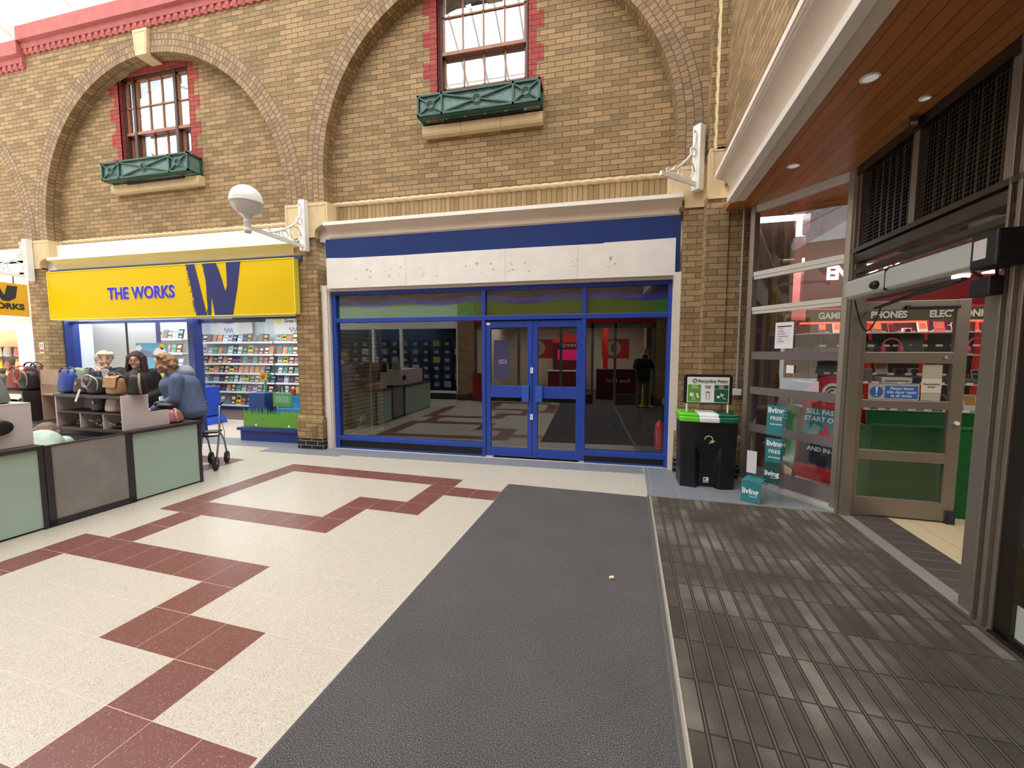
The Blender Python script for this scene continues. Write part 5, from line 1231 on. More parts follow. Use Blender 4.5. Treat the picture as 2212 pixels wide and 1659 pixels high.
# shelf unit with cubbies
t = thing('shelf_unit', 'low display shelf with dark shelves and pale stepped end panel on the counter', 'display unit', (-6.30, 3.08, .785), frame='T')
mb = MB(); mb.prism([(0, 0), (.47, 0), (.47, .17), (.26, .17), (.26, .38), (0, .38)], 'x', .98, 1.0); mb.build('end_panel', PALE, t)
kbox(t, 'end_panel', -.11, -.09, 0, .26, 0, .38, PALE); kbox(t, 'shelf', -.13, .98, -.005, .27, .345, .375, DKLAM); kbox(t, 'shelf', -.09, .98, 0, .26, .165, .18, DKLAM)
kbox(t, 'divider', .30, .315, 0, .26, 0, .165, PALE); kbox(t, 'divider', .68, .695, 0, .26, 0, .165, PALE); kbox(t, 'back_panel', -.09, .35, .245, .26, .18, .345, PALE); kbox(t, 'back_panel', -.09, .98, .25, .26, 0, .165, DKLAM)
t = thing('shelf_tower', 'beige chipboard shelf tower left of the blue backpack', 'display unit', (-7.12, 3.30, .30), frame='T')
kbox(t, 'side_panel', 0, .02, 0, .3, 0, 1.12, BEIGE); kbox(t, 'side_panel', .36, .38, 0, .3, 0, 1.12, BEIGE); kbox(t, 'back_panel', .02, .36, .285, .3, 0, 1.12, BEIGE)
for z in (.0, .46, .80): kbox(t, 'shelf', .02, .36, 0, .285, z, z + .018, BEIGE)
kbox(t, 'header_panel', 0, .38, 0, .02, .94, 1.12, BEIGE)
# kiosk inside: dark cupboard, oddments
t = thing('low_cupboard', 'dark low cupboard inside the stall under the cubby shelves', 'cupboard', (-6.6, 2.98, 0), frame='T')
kbox(t, 'carcass', 0, 1.4, 0, .10, .0, .70, BLACK)
for k, (x, c, d) in enumerate(((-6.14, '#c9c4bd', 'white cables'), (-5.80, '#b9b6b2', 'a clear plastic tray'), (-5.50, '#dcd9d4', 'crumpled clear wrap'))):
    o = thing('cubby_item', 'heap of %s in the %s cubby of the low display shelf' % (d, ['left', 'middle', 'right'][k]), 'clutter', (x, 3.18, .785), frame='T')
    mb = MB(); rn = random.Random(k)
    for q in range(9):
        a = Vector((rn.uniform(-.11, .11), rn.uniform(-.06, .04), rn.uniform(.01, .07))); mb.tube([a, a + Vector((rn.uniform(-.06, .06), rn.uniform(-.04, .04), rn.uniform(0, .04))), a + Vector((rn.uniform(-.1, .1), .02, -.0))], .006 if k != 1 else .009, 6)
    mb.build('loose_parts', mat('clutter ' + c, c, .3), o, smooth=True)
    mb = MB(); mb.ell((0, .0, .02), (.10, .05, .03), 10, 6); mb.build('dark_heap', BLACK, o, smooth=True)

# ---- bags
def bag(label, loc, w, h, d, c, rz=0, strap=None, kind='handbag', strapc=None, taper=.8, flap=None, group=None, sag=0, clasp=None, frame='T', rough=.5):
    t = thing(kind, label, 'bag', loc, rz, group, frame=frame); m = mat('bag ' + c, c, rough, var=.08, vscale=14, bump=.15)
    mb = MB(); n = 8
    for k in range(n + 1):
        pass
    prof = []; K = 9; rings = []
    for k in range(K):
        s_ = k / (K - 1); z = h * s_; ww = w / 2 * (1 - (1 - taper) * s_) * (1 - .35 * max(0, (s_ - .85) / .15)) * (.93 + .07 * min(1, s_ * 6)); dd = d / 2 * (1 - .55 * s_ * s_) * (.9 + .1 * min(1, s_ * 6)); pe = 3.2
        rings.append([mb.av((ww * math.copysign(abs(math.cos(a)) ** (2 / pe), math.cos(a)), dd * math.copysign(abs(math.sin(a)) ** (2 / pe), math.sin(a)), z - sag * math.sin(PI * s_) * math.cos(a) ** 2)) for a in [2 * PI * j / 24 for j in range(24)]])
    for A, B in zip(rings, rings[1:]):
        for j in range(24): mb.facei([A[j], A[(j + 1) % 24], B[(j + 1) % 24], B[j]])
    mb.facei(rings[0][::-1]); mb.facei(rings[-1]); mb.build('bag_body', m, t, smooth=True, sub=1)
    if strap:
        sm = mat('strap ' + (strapc or c), strapc or c, .5); mb = MB()
        if strap == 'top':
            for y in (-d * .2, d * .2): mb.tube([(w * .28 * math.cos(a), y, h * .93 + h * .22 * math.sin(a)) for a in [PI * k / 14 for k in range(15)]], .009, 7)
        elif strap == 'loose':
            mb.tube([(w * .45 * math.cos(a) * (1 + .1 * math.sin(3 * a)), -d * .5 - .02 * math.sin(a), h * .62 + h * .5 * math.sin(a)) for a in [2 * PI * k / 24 for k in range(24)]], .0065, 6, closed=True)
            mb.tube([(w * .3 * math.cos(a) - .05, -d * .55, h * .75 + h * .33 * math.sin(a + .5)) for a in [2 * PI * k / 20 for k in range(20)]], .0055, 6, closed=True)
        elif strap == 'side':
            mb.tube([(w * .2, 0, h), (w * .45, -.03, h * 1.05), (w * .56, -.05, h * .6), (w * .66, -.05, h * .1)], .012, 6)
        mb.build('strap', sm, t, smooth=True)
    if flap:
        mb = MB(); mb.prism([(-d * .56, h * .42), (-d * .60, h * .42), (-d * .45, h * .95), (-d * .1, h * 1.07), (d * .35, h * 1.0), (d * .3, h * .96), (-d * .1, h * 1.02), (-d * .38, h * .92)], 'x', -w * .44, w * .44)
        mb.build('flap', mat('bag ' + flap, flap, .5, var=.08), t, bevel=.004)
    if clasp:
        mb = MB(); mb.box(-.008, .008, -d * .5 - .008, -d * .5 + .01, h * .55, h * .72); mb.build('zip_pull', mat('clasp ' + clasp, clasp, .3, metal=.6), t)
    return t
ZT = 1.162
bag('royal blue leather backpack at the left end of the shelf', (-6.38, 3.20, ZT), .26, .26, .16, '#2b4a9c', strap='top', kind='backpack', taper=.72)
bag('brown box shaped handbag with a silver zip next to the blue backpack', (-6.12, 3.20, ZT), .24, .19, .13, '#4a3431', taper=.97, clasp='#cfcac4')
bag('black handbag with tangled white rope straps', (-5.86, 3.20, ZT), .27, .20, .15, '#16181a', strap='loose', strapc='#c9c6c4', taper=.85)
bag('small round black pouch bag stacked behind the white rope straps', (-5.72, 3.26, ZT + .10), .13, .16, .09, '#111214', taper=.9)
bag('tan foldover handbag with a dark tan handle', (-5.54, 3.18, ZT), .23, .21, .12, '#a9835a', strap='top', strapc='#6b4e3a', flap='#b28b61', taper=1.0)
bag('black slouchy bag at the right end of the shelf, tan side strap', (-5.30, 3.24, ZT), .20, .23, .15, '#17181b', strap='side', strapc='#a58c72', taper=.6)
bag('pale green rounded case bag standing behind the blue backpack', (-6.62, 3.42, ZT), .27, .29, .10, '#93a88d', taper=.85, kind='case_bag')
bag('navy and white striped bag lying behind the brown handbag', (-6.25, 3.38, ZT + .02), .22, .24, .10, '#262f4a', strap='top', strapc='#d8d4cf', taper=.8)
t = thing('price_tag', 'white swing tag hanging off the shelf front below the black handbag', 'tag', (-5.96, 3.06, 1.10), frame='T')
mb = MB(); mb.prism([(-.06, -.01), (-.03, -.02), (.06, .12), (.03, .13)], 'y', -.004, 0); mb.build('card', WHITE, t)
bag('black bag standing on the middle shelf, left of the white one', (-5.82, 3.18, .967), .20, .17, .12, '#15171b', taper=.9, clasp='#9a9a9a')
bag('white bag standing on the middle shelf', (-5.60, 3.18, .967), .18, .16, .12, '#c6bab4', taper=.95)
bag('dark red bag standing on the middle shelf beside the end panel', (-5.42, 3.18, .967), .14, .16, .12, '#4c1c22', taper=.95)
bag('sage grey structured handbag on the pale display box, left edge', (-5.46, 2.22, 1.18), .20, .24, .24, '#737a70', taper=.55, clasp='#e8e4dc', rz=math.radians(80))
bag('pink floral shopping bag lying on the dark worktop', (-5.40, 3.63, .787), .30, .16, .20, '#a8646a', strap='side', strapc='#b8906a', taper=.75)
t = thing('black_camera_bag', 'small black hard bag resting on the stepped end panel', 'bag', (-5.46, 3.62, .955), frame='T')
mb = MB(); mb.ell((0, 0, .03), (.12, .07, .045)); mb.ell((-.10, 0, .05), (.06, .05, .04)); mb.build('bag_body', BLACK, t, smooth=True)
# bags on the left, on the far counter of the stall
t = thing('far_counter', 'dark stepped counter carrying bags at the back of the stall', 'counter', (-9.35, 3.05, 0), frame='T')
kbox(t, 'carcass', 0, 2.2, 0, .5, 0, .86, DKLAM); kbox(t, 'shelf', 0, 2.2, .1, .5, 1.13, 1.16, DKLAM); kbox(t, 'upright', .0, .03, .1, .5, .86, 1.13, DKLAM); kbox(t, 'upright', 2.17, 2.2, .1, .5, .86, 1.13, DKLAM)
for lb, x, z, w, h, c, st, sc in (('red leather holdall on the back counter', -7.50, 1.165, .34, .26, '#8c2c24', 'top', '#a8433a'), ('black tote with long cream straps on the back counter', -7.27, 1.165, .26, .24, '#1a1718', 'loose', '#b89c86'),
                              ('grey striped slouch bag left of the red holdall', -7.92, 1.165, .36, .2, '#5d5450', None, None), ('dark maroon large bag behind the red holdall', -7.45, 1.165, .42, .30, '#4a1d1e', 'top', '#301a1a'),
                              ('bottle green bag on the lower shelf of the back counter', -7.70, .865, .3, .17, '#214a3a', None, None), ('dark brown bag on the lower shelf of the back counter', -7.38, .865, .28, .2, '#2c2020', None, None),
                              ('dark grey bag on the lower shelf, far left', -8.1, .865, .34, .2, '#33302e', None, None)):
    bag(lb, (x, 3.28 + (.12 if 'behind' in lb else 0), z), w, h, .16, c, strap=st, strapc=sc, taper=.75)
# bag shop wall display (far left behind)
random.seed(4)
t = thing('grid_wall', 'dark hanging grid wall full of bags in the far left shop', 'display wall', (-17.8, 9.0, .3))
mb = MB(); mb.box(-2, 2.6, 0, .04, 0, 1.5); mb.build('grid_panel', mat('grid dark', '#4d443e', .7, var=.2, vscale=6), t)
CC = [('tan', '#c0853c'), ('brown', '#6b4230'), ('pink', '#c98a84'), ('black', '#1f1b1b'), ('yellow', '#dba23a'), ('grey', '#7d7874'), ('red', '#8f3430'), ('cream', '#d8c29c')]
for r in range(4):
    for k in range(9):
        nm, c = random.choice(CC)
        bag('%s bag, %s row of the far left shop wall, position %s' % (nm, ['lowest', 'second', 'third', 'highest'][r], ['one', 'two', 'three', 'four', 'five', 'six', 'seven', 'eight', 'nine'][k]), (-19.6 + k * .46 + random.uniform(-.05, .05), 8.88, .38 + r * .37), random.uniform(.26, .40), random.uniform(.22, .32), .12, c, strap=random.choice(['top', None]), frame='W', group='bags hanging in the far left shop')
# ---- rollator
t = thing('rollator', 'folding walking frame with grey wheels and black grips beside the counter', 'rollator', (-5.70, 4.36, 0), math.radians(34), frame='T')
def wheel(x, y, r=.095):
    mb = MB(); mb.lathe([(r * .78, -.014), (r, -.014), (r, .014), (r * .78, .014)], (x, y, r), 24, axis='x'); w_ = mb.build('wheel', BLACKR, t)
    mb = MB(); mb.lathe([(.018, -.02), (.018, .02)], (x, y, r), 12, axis='x')
    for k in range(6):
        a = k * PI / 3; mb.bar((x, y, r), (x, y + r * .8 * math.cos(a), r + r * .8 * math.sin(a)), .012, .01)
    mb.build('spokes', mat('wheel grey', '#b4b2ae', .3, metal=.4), w_)
for x in (-.10, .10): wheel(x, -.22); wheel(x, .22, .085)
for x in (-.09, .11):
    m = MB(); m.tube([(x, -.22, .10), (x, -.17, .24), (x, -.05, .52), (x, .0, .86), (x, .06, .90)], .013, 8); m.tube([(x, .22, .09), (x, .12, .36), (x, -.05, .52)], .012, 8); m.build('side_frame', mat('frame grey', '#8f8f8c', .3, metal=.6), t, smooth=True)
    m = MB(); m.limb((x, .03, .90), (x, .15, .92), .018, .018); m.build('hand_grip', BLACK, t, smooth=True)
    m = MB(); m.tube([(x, .05, .86), (x, .0, .7), (x + .02, .08, .5), (x, .12, .36)], .004, 5); m.build('brake_cable', BLACKR, t)
m = MB(); m.bar((-.09, -.08, .46), (.11, -.08, .46), .02); m.box(-.08, .1, -.1, .1, .50, .52); m.build('seat', BLACK, t)

# ================================================================== RECYCLING BIN
t = thing('recycling_bin', 'black recycling bin with lime, white and dark green lids and a sign above', 'bin', (.945, 5.30, 0), frame='T'); t.scale = (.96, .96, .95)
mb = MB()
lo = [(-.31, .0), (-.13, -.035), (-.085, .05), (.085, .05), (.13, -.035), (.31, .0), (.32, .36), (-.32, .36)]
hi = [(-.335, -.01), (-.17, -.045), (-.085, -.055), (.085, -.055), (.17, -.045), (.335, -.01), (.335, .37), (-.335, .37)]
md = [(-.325, -.005), (-.155, -.042), (-.085, -.045), (.085, -.045), (.155, -.042), (.325, -.005), (.328, .365), (-.328, .365)]
md2 = [(-.322, -.004), (-.15, -.04), (-.085, .03), (.085, .03), (.15, -.04), (.322, -.004), (.327, .365), (-.327, .365)]
R_ = [[mb.av((x, y, z)) for x, y in p] for p, z in ((lo, .0), (md2, .46), (md, .56), (hi, .86))]
for A, B in zip(R_, R_[1:]):
    for j in range(8): mb.facei([A[j], A[(j + 1) % 8], B[(j + 1) % 8], B[j]])
mb.facei(R_[0][::-1]); mb.facei(R_[-1]); mb.build('bin_body', mat('bin black', '#131316', .38), t, bevel=.008)
for k, (x0, x1, c, nm) in enumerate(((-.345, -.115, '#6cc832', 'lime lid'), (-.115, .115, '#eceeee', 'white lid'), (.115, .345, '#116b47', 'dark green lid'))):
    mb = MB(); yf = [-.045, -.07, -.045][k]; pr = [(-.02 if k == 0 else -.065, x0), (-.065 if k < 2 else -.02, x1)]
    P = [(x0, -.025 if k == 0 else -.075), (x1, -.075 if k < 2 else -.025), (x1, .38), (x0, .38)]
    if k == 0: P = [(x0, -.02), (x0 + .06, -.05), (x1, -.075), (x1, .38), (x0, .38)]
    if k == 2: P = [(x0, -.075), (x1 - .06, -.05), (x1, -.02), (x1, .38), (x0, .38)]
    mb.prism(P, 'z', .855, .92); Q = [(x * 1.0, y + .05 if y < .2 else y) for x, y in P]; mb.prism(Q, 'z', .92, .955)
    o = mb.build('lid', mat('lid ' + c, c, .35), t, bevel=.012); o['label'] = nm
    mb = MB()
    if k == 0: mb.lathe([(.001, .956), (.06, .956), (.065, .962), (.075, .962), (.078, .95)], (0, 0, 0), 24); mb.M = Matrix.Identity(4); mb.v = [(x * 1.1 - .22, y * 1.0 + .14, z) for x, y, z in mb.v]
    elif k == 1: mb.box(-.085, .085, .06, .28, .955, .962); mb.box(-.05, .05, .06, .10, .962, .968)
    else: mb.prism([(.15, .08), (.31, .08), (.23, .02)], 'z', .955, .964); mb.box(.14, .32, .12, .28, .955, .96)
    mb.build('lid_opening', mat('lid ' + ['#4fa81e', '#dcdede', '#0a4a31'][k], ['#4fa81e', '#dcdede', '#0a4a31'][k], .4), o)
mb = MB(); mb.tube([(.045 * math.cos(a), -.058, .64 + .045 * math.sin(a)) for a in [2.4 - (2 * PI - 1.6) * k / 20 + .8 for k in range(21)]], .006, 6)
mb.prism([(.012, .63), (.072, .63), (.042, .595)], 'y', -.062, -.056); mb.build('recycling_arrow', mat('logo green', '#a4c98e', .5), t)
mb = MB(); mb.box(-.03, .03, .042, .046, .06, .13); o = mb.build('maker_label', WHITE, t); mb = MB(); mb.box(-.022, .0, .039, .042, .095, .12); mb.box(-.022, .022, .039, .042, .07, .08); mb.build('label_print', CHAR, o)
for x in (-.24, .24):
    mb = MB(); mb.tube([(x, .15, .94), (x, .15, 1.12)], .011, 10); mb.build('sign_post', WHITE, t)
mb = MB(); out = [(-.285, 1.07), (.285, 1.07), (.285, 1.41), (.265, 1.45), (-.265, 1.45), (-.285, 1.41)]; mb.prism(out, 'y', .135, .17); fr = mb.build('sign_frame', mat('bin black', '#131316'), t, bevel=.008)
mb = MB(); mb.box(-.245, .245, .130, .136, 1.085, 1.415); mb.build('sign_face', WHITE, fr)
for k, (a, b, c) in enumerate(((-.235, -.08, '#5e9a35'), (-.08, .075, '#f0efef'), (.075, .235, '#155c3c'))):
    mb = MB(); mb.box(a, b, .128, .131, 1.095, 1.26); mb.box(a, b, .128, .131, 1.265, 1.315); mb.build('colour_panel', mat('panel ' + c, c, .5), fr)
text('sign_title', 'Recycling Point', .055, mat('sign dark green', '#2c4a34', .5), fr, (-.115, .128, 1.345), ext=.001, bold=.001)
mb = MB(); mb.tube([(-.155 + .022 * math.cos(a), .128, 1.365 + .022 * math.sin(a)) for a in [.3 + 5 * k / 14 for k in range(15)]], .005, 6); mb.prism([(-.142, 1.37), (-.118, 1.37), (-.13, 1.35)], 'y', .126, .13); mb.build('sign_arrow', mat('sign dark green', '#2c4a34', .5), fr)
for x, s_, c in ((-.157, 'mixed\nrecycling', '#e9f2e0'), (0, 'general\nwaste', '#3a403c'), (.155, 'food\nwaste', '#e2efe6')):
    text('panel_text', s_, .026, mat('txt ' + c, c, .5), fr, (x, .126, 1.294), ext=.0008, bold=.0005, align='CENTER')
pm = mat('picto white', '#e6eee4', .5); pd = mat('picto grey', '#4e5452', .5)
mb = MB(); mb.prism([(-.21, 1.165), (-.17, 1.16), (-.165, 1.205), (-.215, 1.21)], 'y', .126, .129); mb.prism([(-.14, 1.20), (-.12, 1.21), (-.10, 1.15), (-.12, 1.14)], 'y', .126, .129); mb.tube([(-.165 + .015 * math.cos(a), .127, 1.135 + .018 * math.sin(a)) for a in [2 * PI * k / 12 for k in range(12)]], .003, 5, closed=True); mb.build('recycling_symbols', pm, fr)
mb = MB(); mb.tube([(-.022, .127, 1.22), (-.018, .127, 1.13), (.018, .127, 1.13), (.022, .127, 1.22)], .003, 5, closed=True); mb.tube([(.024 * math.cos(a), .127, 1.222 + .006 * math.sin(a)) for a in [2 * PI * k / 12 for k in range(12)]], .003, 5, closed=True); mb.build('waste_symbol', pd, fr)
mb = MB(); mb.prism([(.10, 1.17), (.13, 1.18), (.145, 1.155), (.12, 1.14)], 'y', .126, .129); mb.prism([(.15, 1.22), (.165, 1.195), (.19, 1.20), (.175, 1.18), (.18, 1.16), (.16, 1.175), (.14, 1.165), (.15, 1.19)], 'y', .126, .129); mb.tube([(.17, .127, 1.15), (.21, .127, 1.135)], .004, 5); mb.build('food_symbols', pm, fr)

# ================================================================== MAGAZINE RACK
TEAL = mat('teal print', '#2f7f88', .45); TEALD = mat('dark teal print', '#1f4a4e', .45)
t = thing('magazine_rack', 'clear acrylic stand for free living magazines beside the black bin', 'magazine rack', (1.46, 5.0, 0), math.radians(-30), frame='T')
def pane(p, q, z0, z1, m, nm, th=.004, z0b=None, off=0):
    mb = MB(); trect(mb, p, q, z0, z1, th, off); return mb.build(nm, m, t)
# low front box
pane((-.17, -.15), (.03, -.15), .0, .24, GLASSB, 'acrylic_panel'); pane((-.17, -.15), (-.17, .10), .0, .24, GLASSB, 'acrylic_panel'); pane((.03, -.15), (.03, .10), .0, .24, GLASSB, 'acrylic_panel')
pane((-.17, .05), (-.17, .14), .24, .70, GLASSB, 'acrylic_panel'); pane((-.03, .06), (-.03, .14), .24, .65, GLASSB, 'acrylic_panel'); pane((.17, -.08), (.17, .12), .0, 1.06, GLASSB, 'acrylic_panel'); pane((-.02, .12), (.17, .12), .0, 1.07, GLASSB, 'acrylic_panel')
f1 = pane((-.165, -.155), (.025, -.155), .01, .23, TEAL, 'teal_front_panel', .003)
mb = MB(); mb.box(-.165, .025, -.15, .09, .235, .245); mb.build('teal_top_panel', TEAL, t)
pane((-.16, -.02), (-.06, -.03), .30, .55, mat('pale card', '#cfcdd0', .6), 'blank_card', .003)
f2 = pane((-.015, .10), (.165, .10), .74, 1.065, TEAL, 'poster_panel', .003); f3 = pane((-.015, .10), (.165, .10), .36, .70, TEAL, 'poster_panel', .003); f4 = pane((-.0, .02), (.16, .02), .22, .45, TEALD, 'dark_poster_panel', .003)
TXW = mat('print white', '#e6eeee', .5)
text('lettering', 'living', .088, TXW, f1, (-.158, -.158, .10), ext=.001, bold=.003, sx=.9); text('small_lettering', 'magazine', .022, TXW, f1, (-.09, -.158, .07), ext=.001)
for f_, z in ((f2, .99), (f3, .62)):
    text('lettering', 'living', .083, TXW, f_, (-.005, .096, z - .005), ext=.001, bold=.003, sx=.9); text('free_lettering', 'FREE', .055, TXW, f_, (.075, .096, z - .085), ext=.001, bold=.0012, align='CENTER'); text('phone_number', '01273 855355', .02, TXW, f_, (.075, .096, z - .14), ext=.001, bold=.0008, align='CENTER')
text('lettering', 'living', .078, TXW, f4, (.008, .016, .30), ext=.001, bold=.002, sx=.88); text('small_lettering', 'magazine', .018, TXW, f4, (.06, .016, .275), ext=.001)
# ================================================================== ELECTRONICS SHOP behind the door screen (tile frame)
def tstruct(name, x0, x1, y0, y1, z0, z1, m):
    mb = MB(); mb.box(x0, x1, y0, y1, z0, z1); return struct(inT(mb.build(name, m, weld=False)))
DKB = mat('dark brown wall', '#4b342a', .8, var=.1)
tstruct('wall_lobby_left', 1.62, 2.12, 6.42, 6.5, 0, 3.4, DKB); tstruct('wall_lobby_back', 1.5, 6, 7.3, 7.4, 0, 3.4, mat('shop deep red wall', '#5c1518', .7))
tstruct('wall_entrance_blocker', 1.3, 6.1, -1.6, -1.5, 0, 3.42, mat('entrance blocker wall', '#7d766c', .8)); tstruct('wall_lobby_right', 6, 6.1, -1.6, 7.4, 0, 3.5, mat('lobby wall', '#8b857e', .8)); tstruct('ceiling_lobby', 2.6, 6.1, -1.7, 7.4, 3.42, 3.5, mat('lobby ceiling', '#b8b2ab', .8))  # unseen entrance wall added, lobby wall and ceiling stretched, to block sky glare
YC = 6.30
t = thing('shop_sign', 'deep red shop fascia with white ENTERTAINMENT EXCHANGE letters behind the screen', 'sign', (2.2, YC, 2.22), frame='T')
mb = MB(); mb.box(0, 3.8, 0, .1, 0, 1.2); mb.box(-.05, 3.8, -.25, .0, .95, 1.2); mb.build('fascia', mat('fascia deep red', '#8c171d', .35), t)
text('lettering', 'ENTERTAINMENT EXCHANGE', .24, mat('lit white letters', '#ffffff', .4, emit=1.2), t, (.245, -.012, .37), ext=.006, bold=.010, sx=.80)
t = thing('category_sign', 'strip sign reading GAMING PHONES ELECTRONICS over the shop window', 'sign', (2.25, YC - .02, 2.04), frame='T')
mb = MB(); mb.box(0, 3.7, 0, .03, 0, .16); mb.build('strip_panel', mat('olive strip', '#6b604a', .6, var=.15, vscale=3), t)
for x, s_ in ((.13, 'GAMING'), (.70, 'PHONES'), (1.30, 'ELECTRONICS')):
    text('letter_shadow', s_, .115, BLACK, t, (x + .004, -.003, .034), ext=.001, bold=.009, sx=.86); text('lettering', s_, .115, mat('strip letters', '#d8d2c2', .5, emit=.15), t, (x, -.006, .04), ext=.001, bold=.005, sx=.86)
t = thing('shop_window', 'electronics shop window with red lit shelves and a green base', 'shopfront', (2.25, YC, 0), frame='T')
mb = MB(); mb.box(0, 3.7, 0, .5, 0, .9); mb.build('stall_riser', GREEN, t)
mb = MB(); mb.box(0, 3.7, .45, .5, .9, 2.1); mb.build('back_panel', mat('shop dark red', '#3a2022', .6, var=.45, vscale=6), t)
ZS = [.91, 1.25, 1.62, 1.90]
for z in ZS:
    mb = MB(); mb.box(.02, 3.7, .05, .45, z - .008, z); mb.build('glass_shelf', mat('shelf pale', '#9aa0a2', .3), t)
    mb = MB(); mb.box(.02, 3.7, .04, .05, z - .012, z + .004); mb.build('shelf_edge', mat('shelf edge', '#c9c6c4', .3), t)
for x in (.55, .85, 1.45, 2.0, 2.6): mb = MB(); mb.box(x, x + .035, .30, .36, .9, 2.1); mb.build('red_upright', mat('lit red', '#c41a1a', .4, emit=.25), t)
mb = MB(); mb.box(.0, 1.35, .1, .2, 2.03, 2.045); mb.box(1.7, 3.5, .1, .2, 2.03, 2.045); mb.build('red_strip_light', mat('strip red', '#ff3a26', .4, emit=5), t)
mb = MB(); mb.box(0, 3.7, -.01, 0, .9, 2.05); mb.build('pane', GLASS, t)
random.seed(31)
def gadget(kind, x, y, z, lab):
    o = thing(kind, lab, {'smartphone': 'phone', 'laptop': 'laptop', 'headphones': 'headphones', 'tablet': 'tablet', 'game_console': 'console', 'camera': 'camera', 'boxed_game': 'box'}[kind], (2.25 + x, YC + y, z), random.uniform(-.15, .15), frame='T'); o.scale = (1.25,) * 3 if z < 1.8 else (.85,) * 3
    c = GC[lab.split()[0]]; m = mat('gadget ' + c, c, .35)
    L = Matrix.Rotation(-.28, 4, 'X')
    if kind == 'smartphone':
        b = MB(L); b.box(-.038, .038, -.004, .004, 0, .15); b.build('case', m, o, bevel=.003); b = MB(L); b.box(-.034, .034, -.006, -.004, .008, .142); b.build('screen', BLACK, o)
    elif kind == 'tablet':
        b = MB(L); b.box(-.09, .09, -.005, .005, 0, .24); b.build('case', m, o, bevel=.003); b = MB(L); b.box(-.082, .082, -.007, -.005, .01, .23); b.build('screen', BLACK, o)
    elif kind == 'laptop':
        b = MB(); b.box(-.16, .16, -.10, .10, 0, .015); b.build('keyboard_base', m, o, bevel=.003); b = MB(Matrix.Translation((0, .09, .012)) @ Matrix.Rotation(-.25, 4, 'X')); b.box(-.16, .16, -.004, .004, 0, .21); b.build('lid', m, o, bevel=.003)
        b = MB(Matrix.Translation((0, .09, .012)) @ Matrix.Rotation(-.25, 4, 'X')); b.box(-.15, .15, -.006, -.004, .012, .2); b.build('screen', BLACK, o)
    elif kind == 'headphones':
        b = MB(); b.tube([(.075 * math.cos(a), 0, .08 + .085 * math.sin(a)) for a in [-.3 + (PI + .6) * k / 16 for k in range(17)]], .010, 8); b.build('headband', m, o, smooth=True)
        for s_ in (-1, 1): b = MB(); b.ell((s_ * .075, -.0, .05), (.024, .036, .042)); b.build('ear_cup', m, o, smooth=True)
    elif kind == 'camera':
        b = MB(); b.box(-.055, .055, -.02, .02, 0, .07); b.build('camera_body', m, o, bevel=.006); b = MB(); b.lathe([(.028, -.05), (.028, -.02)], (0, 0, .035), 16, axis='y'); b.build('lens', BLACK, o)
    elif kind == 'game_console':
        b = MB(); b.box(-.13, .13, -.08, .08, 0, .06); b.build('console_case', m, o, bevel=.008); b = MB(); b.box(-.10, .10, -.083, -.08, .02, .028); b.build('disc_slot', CHAR, o)
    else:
        b = MB(L); b.box(-.06, .06, -.01, .01, 0, .17); b.build('box_body', m, o); b = MB(L); b.box(-.045, .045, -.012, -.01, .06, .15); b.build('cover_art', mat('cover art', '#c98a4a', .5), o)
    tg = MB(); tg.box(-.03, .03, -.155, -.150, .0, .022); tg.build('price_label', mat('price white', '#ecdcd4', .5), o)
GC = dict(black='#1c1c20', silver='#d2c4c0', pink='#e0527c', white='#e9dcd8', red='#b8202c', grey='#6c6a70', teal='#4a7f74', blue='#2c3c78', rose='#d98d84')
seq = ['smartphone', 'tablet', 'smartphone', 'boxed_game', 'camera', 'smartphone', 'headphones', 'tablet', 'laptop', 'smartphone', 'game_console', 'smartphone']
used = {}
for si_ in (0, 1, 2):
    mb = MB(); mb.box(.02, 3.7, .34, .44, ZS[si_], ZS[si_] + .10); mb.build('display_step', mat('display step', '#5a4a4c', .4), t)
rn = ['lowest', 'second', 'third', 'top']
ROWS = [(0, ZS[0], .16, ''), (1, ZS[1], .16, ''), (2, ZS[2], .16, ''), (3, ZS[3], .22, ''), (0, ZS[0] + .10, .38, 'rear '), (1, ZS[1] + .10, .38, 'rear '), (2, ZS[2] + .10, .38, 'rear ')]
for si, z, yy, rr in ROWS:
    x = .12 + yy * .3; n = 0
    while x < 2.7:
        k = random.choice(['smartphone', 'boxed_game', 'tablet', 'smartphone', 'camera'] if rr else seq if si < 2 else (['laptop', 'tablet', 'headphones', 'tablet', 'game_console', 'smartphone'] if si == 2 else ['boxed_game', 'camera', 'boxed_game', 'smartphone']))
        wd = {'smartphone': .12, 'tablet': .22, 'boxed_game': .16, 'camera': .16, 'headphones': .21, 'laptop': .37, 'game_console': .32}[k]
        c = random.choice(list(GC)); 
        if k == 'headphones' and si == 2: c = 'pink'
        lab = '%s %s on %s%s shelf of the red lit window' % (c, k.replace('_', ' '), rr, rn[si]); used[lab] = used.get(lab, 0) + 1
        if used[lab] > 1: lab += ', %s from left' % ['', 'first', 'second', 'third', 'fourth', 'fifth', 'sixth'][min(6, used[lab])]
        gadget(k, x + wd / 2 * 1.2, yy, z, lab); x += wd * 1.05 + .008
t = thing('green_barrier', 'tall green painted board standing behind the open steel door', 'barrier', (2.42, 4.98, 0), frame='T')
mb = MB(); mb.box(0, 1.9, 0, .04, 0, .90); mb.build('board', GREEN, t, bevel=.003); mb = MB(); mb.box(0, .03, .04, .5, 0, .88); mb.build('return_board', GREEN, t)
mb = MB(); mb.box(-.005, 1.9, -.01, .05, .895, .915); mb.build('top_cap', mat('green cap', '#1c6e3e', .4), t)
